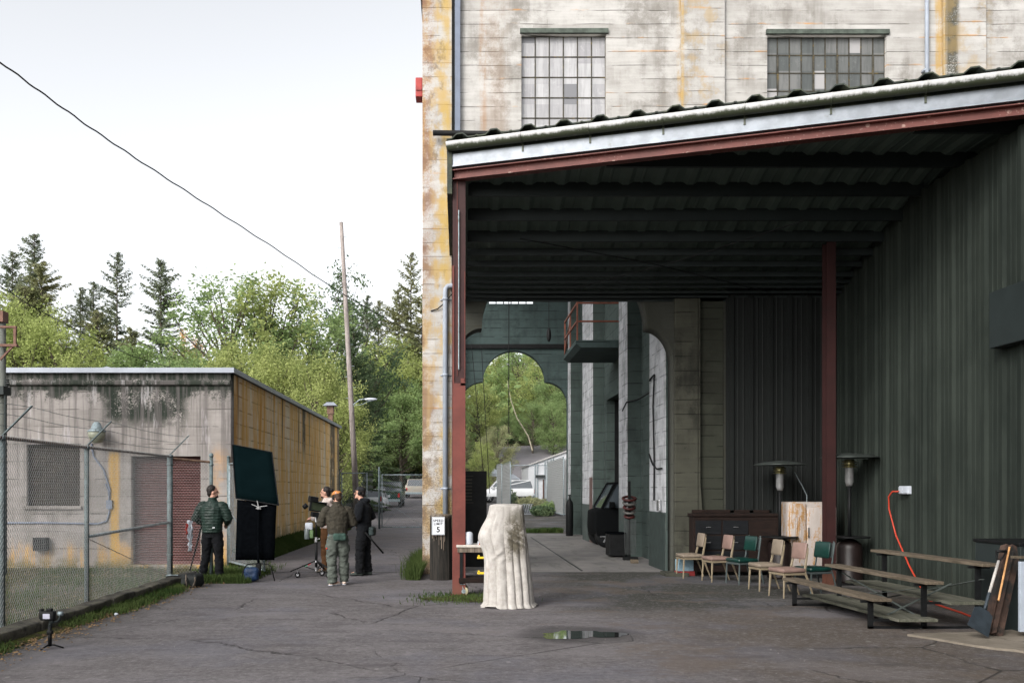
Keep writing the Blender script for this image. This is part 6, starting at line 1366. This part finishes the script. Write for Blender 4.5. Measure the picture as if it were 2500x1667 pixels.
for k in range(4): b.lathe([(.05, .03*k*1.4), (.05, .03*k*1.4+.02)], (.16, -.16, at(0, 945, Yl).z), 12)
b.box(-.15, .12, -.22, .1, at(0, 965, Yl).z, at(0, 945, Yl).z); b.tube([(.13, -.15, 0), (.13, -.15, at(0, 965, Yl).z)], .03, 8); b.build('insulator', M_PURL, t)
def wire(label, pts, r, nm='overhead_cable'):
    b = B(); b.tube(pts, r, 6); tag(b.build(nm, M_BLACK, smooth=True), label, 'cable')
im = [(-120, 60, 14), (0, 152, 15.2), (110, 233, 16.6), (220, 312, 18), (330, 386, 19.7), (450, 464, 21.6), (560, 535, 23.7), (680, 612, 26.3), (790, 688, 29.2), (850, 725, 31), (910, 760, 32.6), (970, 793, 34), (1030, 822, 35), (1072, 842, 35.5)]
pts = [at(*p) for p in im]
fine_ = []
for i in range(len(pts)-1):
    for k in range(8):
        q = pts[i]+(pts[i+1]-pts[i])*k/8; fine_.append(q+Vector((0, 0, .012*math.sin((i*8+k)*1.3))))
fine_.append(pts[-1]); wire('twisted black cable sagging across the sky to the concrete building', fine_, .015)
wire('thin lower wire crossing in front of the conifers at left', [at(-60, 660, 30), at(0, 698, 30.5), at(90, 755, 32), at(200, 812, 34), at(320, 868, 36), at(440, 905, 37.5)], .014)
# ------------------------------------------------------------------ trees
def leaves_mesh(name, pts, mat, size, asp=.55, seed=1, parent=None):
    r = random.Random(seed); vs = []; fs = []
    for p, nrm, s in pts:
        u = Vector((r.gauss(0, 1), r.gauss(0, 1), r.gauss(0, .6))).normalized(); v = u.cross(Vector((r.gauss(0, 1), r.gauss(0, 1), r.gauss(0, 1)))).normalized()
        k = size*s*r.uniform(.6, 1.35); u *= k; v *= k*asp; i = len(vs); vs += [p-u, p+v*.9-u*.1, p+u, p-v*.9+u*.15]; fs.append((i, i+1, i+2, i+3))
    me = bpy.data.meshes.new(name); me.from_pydata(vs, [], fs); me.materials.append(mat); o = bpy.data.objects.new(name, me); COL.objects.link(o); o.parent = parent; return o
def decid(seed, h, cw, nb, per, size, crown0=.25, mat=L_MID, airy=1.0, upright=0):
    """tapered trunk, limbs, and leaf clumps strung along the outer twigs"""
    r = random.Random(seed); t = bpy.data.objects.new('tree', None); COL.objects.link(t); b = B(); pts = []
    b.tube([(0, 0, -.5), (.1, .05, h*.25), (r.uniform(-.3, .3), 0, h*.55), (r.uniform(-.4, .4), 0, h*.9)], [h*.020, h*.016, h*.010, h*.003], 8)
    for i in range(nb):
        f = r.uniform(crown0, .98); az = r.uniform(0, 6.283); prof = math.sin(math.pi*min(1, (f-crown0)/(1-crown0)*.82+.16))**.7; L = cw*.5*prof*r.uniform(.65, 1.12)
        z0 = h*max(crown0*.6, f-.22); p0 = Vector((r.uniform(-.15, .15), r.uniform(-.15, .15), z0)); e = Vector((math.cos(az)*L, math.sin(az)*L, h*f+upright*r.uniform(0, 1.5))); m = (p0+e)/2+Vector((0, 0, -L*.08)); m2 = (m+e)/2+Vector((r.uniform(-.3, .3), r.uniform(-.3, .3), r.uniform(-.1, .4)))
        b.tube([p0, m, m2, e], [h*.006, h*.004, h*.0025, h*.001], 5)
        for k in range(5):
            c0 = (m, m2, (m2+e)/2, e, e)[k]+Vector((r.gauss(0, .45), r.gauss(0, .45), r.gauss(0, .4)))*cw*.09; R0 = cw*.075*r.uniform(.6, 1.3)
            for q in range(int(per/5*airy)):
                d = Vector((r.gauss(0, 1), r.gauss(0, 1), r.gauss(0, .8))); pts.append((c0+d*R0*.62, d, 1))
    b.build('trunk', M_BARK, t); leaves_mesh('crown', pts, mat, size, seed=seed, parent=t); return t
def conif(seed, h, rb, mat=L_CON, bare=.12, dens=1.0, droop=.25, start=.05):
    r = random.Random(seed); t = bpy.data.objects.new('tree', None); COL.objects.link(t); b = B(); vs = []; fs = []
    b.tube([(0, 0, -.5), (0, 0, h*.5), (.05, 0, h)], [h*.011, h*.006, h*.001], 8); z = h*start
    gaps = [(r.uniform(.2, .9), r.uniform(0, 6.28)) for _ in range(7)]
    while z < h*.998:
        f = z/h; rr = rb*(1-f)**.68*(.85+.25*mnoise.noise(Vector((z*.5, seed, 0))))+.15
        az = r.uniform(0, 6.283); L = rr*r.uniform(.5, 1.12)*(1.25 if r.random() < .12 else 1)
        for gf, ga in gaps:
            if abs(f-gf) < .05 and abs((az-ga+3.14) % 6.28-3.14) < .9: L *= .45
        if r.random() < bare*.5: L *= .4
        dx, dy = math.cos(az), math.sin(az); dr = droop*(1-f*.6)*L+.02; up = L*(.1+.5*f*f)
        pt = lambda s: Vector((dx*L*s, dy*L*s, z+up*s-dr*s*s+.22*L*s**3))
        b.tube([pt(s) for s in (0, .33, .66, 1)], [h*.0016, h*.0012, h*.0008, h*.0004], 4, caps=False)
        m = max(5, int(L/.105*dens))
        for k in range(m):
            s = (k+r.random())/m
            if s < .10: continue
            c = pt(s)
            for side in (-1, 1, -1, 1, 0):
                w = (.14+.42*(1-s*.8)*min(1, L*.45))*r.uniform(.4, 1.15); a = az+side*r.uniform(.5, 1.3); d = Vector((math.cos(a), math.sin(a), -r.uniform(-.1, .75))).normalized()*w
                q = c+Vector((r.gauss(0, .05), r.gauss(0, .05), r.gauss(0, .05))); sd_ = Vector((-d.y, d.x, r.uniform(-1, 1)*w)).normalized()*.05*r.uniform(.7, 1.6); i0 = len(vs); vs += [q, q+d*.5+sd_, q+d, q+d*.5-sd_]; fs.append((i0, i0+1, i0+2, i0+3))
        z += r.uniform(.04, .10)*h/18*(1.1 if f < .8 else .8)
    b.build('trunk', M_BARK, t); me = bpy.data.meshes.new('crown'); me.from_pydata(vs, [], fs); me.materials.append(mat); o = bpy.data.objects.new('crown', me); COL.objects.link(o); o.parent = t; return t
PROTO = dict(a=decid(11, 14, 10, 52, 360, .125), b=decid(23, 14, 9, 54, 340, .125, airy=.9), c=decid(37, 14, 12, 64, 340, .13, crown0=.15), d=decid(41, 14, 8, 50, 200, .125, airy=1, upright=1.2, crown0=.3),
             e=conif(5, 18, 6.0, bare=.2, dens=1.0, droop=.35), f=conif(6, 18, 6.4, bare=.25, dens=1., droop=.45), g=conif(9, 18, 5.8, bare=.05, dens=1.4, droop=.45), k=conif(14, 18, 5.0, bare=.3, dens=.8, droop=.2))
HT = dict(a=14, b=14, c=14, d=14, e=18, f=18, g=18, k=18); used = set()
def tree(kd, px, py, Y, label, mat=None, wid=1.0, name=None, cat='tree', grp='trees behind the buildings'):
    x = (px-CX)*Y/F; g = hz(x, Y)-.1; top = at(px, py, Y).z; s = (top-g)/HT[kd]
    t = copy_tree(PROTO[kd]); t.name = name or ('conifer_tree' if kd in 'efgk' else 'leafy_tree'); t.location = (x, Y, g); t.scale = (s*wid, s*wid, s); t.rotation_euler = (0, 0, U(0, 6.28)); tag(t, label, cat, grp)
    if mat:
        for ch in t.children:
            if ch.name.startswith('crown'): ch.material_slots[0].link = 'OBJECT'; ch.material_slots[0].material = mat
    return t
A = 'tall sparse conifer '
tree('e', 85, 572, 78, A+'whose top stands highest at far left'); tree('f', 30, 614, 84, 'shorter conifer just left of the tallest left conifer'); tree('e', 285, 618, 82, A+'standing left of the free-standing conifer, middle of the trio', wid=.9)
tree('k', 228, 688, 86, 'thin conifer half hidden beside the middle conifer'); tree('k', 197, 702, 84, 'small thin conifer left edge of the middle clump'); tree('f', 392, 634, 74, 'free-standing conifer with long drooping branches against the sky', wid=1.05)
tree('k', 484, 822, 110, 'tiny distant conifer in the sky gap behind the low building', wid=.8); tree('d', 458, 838, 112, 'small orange sunlit tree in the sky gap', L_ORG, .6)
tree('e', 1003, 618, 112, 'tall thin conifer next to the corner pillar', L_OLV, .85); tree('f', 975, 705, 110, 'bushy olive conifer left of the pillar', L_OLV); tree('g', 1030, 720, 108, 'olive conifer partly hidden by the pillar', L_OLV)
tree('k', 897, 722, 110, 'small conifer top right of the leaning pole', L_CON); tree('k', 924, 734, 112, 'second small conifer top right of the leaning pole', L_OLV); tree('g', 862, 800, 56, 'dense dark conifer behind the leaning pole', L_DRK, .9)
tree('g', 905, 880, 101, 'dark drooping conifer right of the leaning pole lamp', L_DRK, .9); tree('d', 850, 716, 72, 'airy dark broadleaf tree top behind the leaning pole', L_DRK, .8)
tree('g', 100, 640, 62, 'thick dull green conifer behind the low building at left', L_OLV, 1.25); tree('g', 60, 700, 60, 'broad dull green conifer at the left edge', L_OLV, 1.2); tree('c', 60, 745, 57, 'yellow green broadleaf tree between the left conifers', L_YEL, .7); tree('a', 150, 775, 56, 'yellow green broadleaf tree left of the middle conifers', L_YEL, .8); tree('a', 8, 700, 60, 'yellow green tree at the left picture edge', L_YEL, .8)
tree('g', 240, 760, 62, 'full olive conifer below the middle trio', L_OLV, 1.2); tree('g', 320, 800, 60, 'full olive conifer left of the free-standing conifer base', L_OLV, 1.1); tree('b', 345, 845, 56, 'low blue green broadleaf tree over the roof of the low building', L_MID, 1.0); tree('b', 420, 872, 54, 'low green broadleaf tree right of the free-standing conifer', L_MID, .9); tree('c', 505, 880, 54, 'low green tree over the corner of the low building', L_MID, .8)
tree('d', 560, 728, 60, 'airy broadleaf tree with spiky top twigs, left part of big crown', L_MID, 1.15); tree('d', 640, 724, 62, 'airy broadleaf tree, middle of the big pale crown', L_YEL, 1.15); tree('d', 700, 752, 63, 'airy broadleaf tree, right part of the big pale crown', L_MID, 1.1); tree('d', 770, 780, 66, 'loose broadleaf tree left of the leaning pole', L_MID, 1.0)
tree('c', 590, 840, 54, 'yellow green drooping tree behind the rusty side wall, left one', L_YEL, .8); tree('c', 680, 850, 52, 'yellow green drooping tree behind the rusty side wall, middle one', L_YEL, .8); tree('c', 770, 880, 50, 'yellow green drooping tree behind the rusty side wall, next to the pole', L_YEL, .75); tree('a', 820, 930, 49, 'leafy tree hanging over the far end of the low building', L_YEL, .7)
tree('a', 955, 812, 108, 'bright green broadleaf tree left of the far white pole', L_YEL, .9); tree('c', 1010, 860, 106, 'bright green broadleaf tree behind the far white pole', L_YEL, .8); tree('b', 920, 900, 104, 'green broadleaf tree below the dark conifer', L_MID, .9); tree('b', 980, 960, 102, 'green broadleaf tree above the parked trucks', L_MID, 1.0); tree('a', 1040, 920, 104, 'green tree right behind the corner pillar', L_MID, .9); tree('c', 880, 1000, 100, 'low green tree behind the board fence', L_MID, .9)
for i, (px, py, Y, kd, m, w, l) in enumerate(((1165, 930, 118, 'a', L_YEL, 1.0, 'bright tree at the left foot of the far arch'), (1215, 860, 150, 'a', L_YEL, 1.0, 'pale yellow tree top seen in the head of the far arch'), (1265, 850, 146, 'b', L_MID, 1.0, 'green tree in the middle of the far arch head'), (1318, 870, 140, 'c', L_YEL, .9, 'bright tree under the right cusp of the far arch'),
     (1365, 900, 134, 'a', L_MID, 1.0, 'green tree at the right lobe of the far arch'), (1195, 960, 128, 'g', L_DRK, .9, 'dark conifer low at the left of the far arch'), (1300, 980, 126, 'b', L_MID, 1.1, 'green tree on the hillside over the hill road'), (1350, 985, 124, 'c', L_MID, .9, 'green tree on the hillside above the white shed'),
     (1240, 985, 136, 'b', L_MID, 1.1, 'mid green hillside tree behind the leaning birch'), (1215, 1035, 98, 'a', L_OLV, .75, 'round pale green tree beside the hill road'), (1140, 1050, 92, 'g', L_OLV, .8, 'drooping pale conifer right of the red column'), (1180, 1075, 90, 'a', L_YEL, .7, 'small bright tree above the canopy tent'),
     (1120, 1000, 110, 'b', L_MID, 1, 'green tree behind the red column'), (1400, 930, 130, 'b', L_MID, 1, 'green tree hidden by the arch edge'), (1290, 1050, 134, 'c', L_DRK, .8, 'dark undergrowth tree at the end of the hill road'))):
    tree(kd, px, py, Y, l, m, w, grp='trees seen through the far arch')
Y = 122; p0 = at(1296, 1085, Y); t = thing('birch_trunk', 'bare pale leaning trunk on the hillside seen through the far arch', 'tree', (p0.x, Y, p0.z-2)); b = B(); b.tube([at(px, py, Y-2)-Vector((p0.x, Y, p0.z-2)) for px, py in ((1300, 1100), (1290, 1065), (1262, 1020), (1248, 980), (1238, 930))], [.10, .09, .075, .06, .03], 7); b.build('trunk', M_BIRCH, t)
for k in PROTO.values():
    for ch in list(k.children): bpy.data.objects.remove(ch)
    bpy.data.objects.remove(k)
# the wooded hillside beyond, one mass
r = random.Random(3); pts = []
for i in range(620):
    x = r.uniform(-95, 70); y = r.uniform(135, 215)
    if -78 < x < -38 and y > 100: continue
    g = hz(x, y); H = r.uniform(7, 13)*(.5 if x < -30 else 1)
    for k in range(75):
        d = Vector((r.gauss(0, 1), r.gauss(0, 1), 0)); zz = r.random(); pts.append((Vector((x+d.x*2.0*(1.1-zz*.6), y+d.y*2.0, g+H*zz)), d, 1))
o = leaves_mesh('distant_wood', pts, L_MID, .62, .6, 8); kind(o, 'stuff')
pts = []
for i in range(900):
    x = r.uniform(-70, 60); y = r.uniform(100, 150)
    if 3 < x < 19 and y < 136: continue
    if x < -12: y = r.uniform(70, 120)
    g = hz(x, y)
    for k in range(26): pts.append((Vector((x+r.gauss(0, 1.2), y+r.gauss(0, 1.2), g+abs(r.gauss(0, 1.1)))), None, 1))
o = leaves_mesh('undergrowth', pts, L_DRK, .34, .6, 9); kind(o, 'stuff')
# small litter
tag(B().box(-8.62, -8.35, 12.5, 12.7, -.03, .01, bev=.003).build('wood_scrap', M_PLANK), 'pale scrap of board lying in the fenced grass', 'wood scrap')
b = B(); b.ell((G(284, 1502).x, G(284, 1502).y, .02), .03, .025, .02); tag(b.build('paper_scrap', M_WHITE, smooth=True), 'crumpled white paper scrap on the mossy verge', 'litter')

# unseen mass added behind the camera to block sky light from the shelter
t = thing('sky_blocker', 'unseen plain grey block added behind the camera to keep sky light off the shelter', 'building', (0, 0, 0)); b = B(); b.box(1.5, 32, -15, -3.5, 0, 13); b.build('wall', concrete('warehouse concrete', (.2, .2, .19), (.1, .1, .09)), t)
b = B(); b.box(1.2, 32.3, -15.3, -3.2, 13, 13.3); b.build('roof', M_ROOF, t); b = B().box(8.2, 20, -3.4, 18, 0, 6.6); b.build('side_block', M_CORR, t)
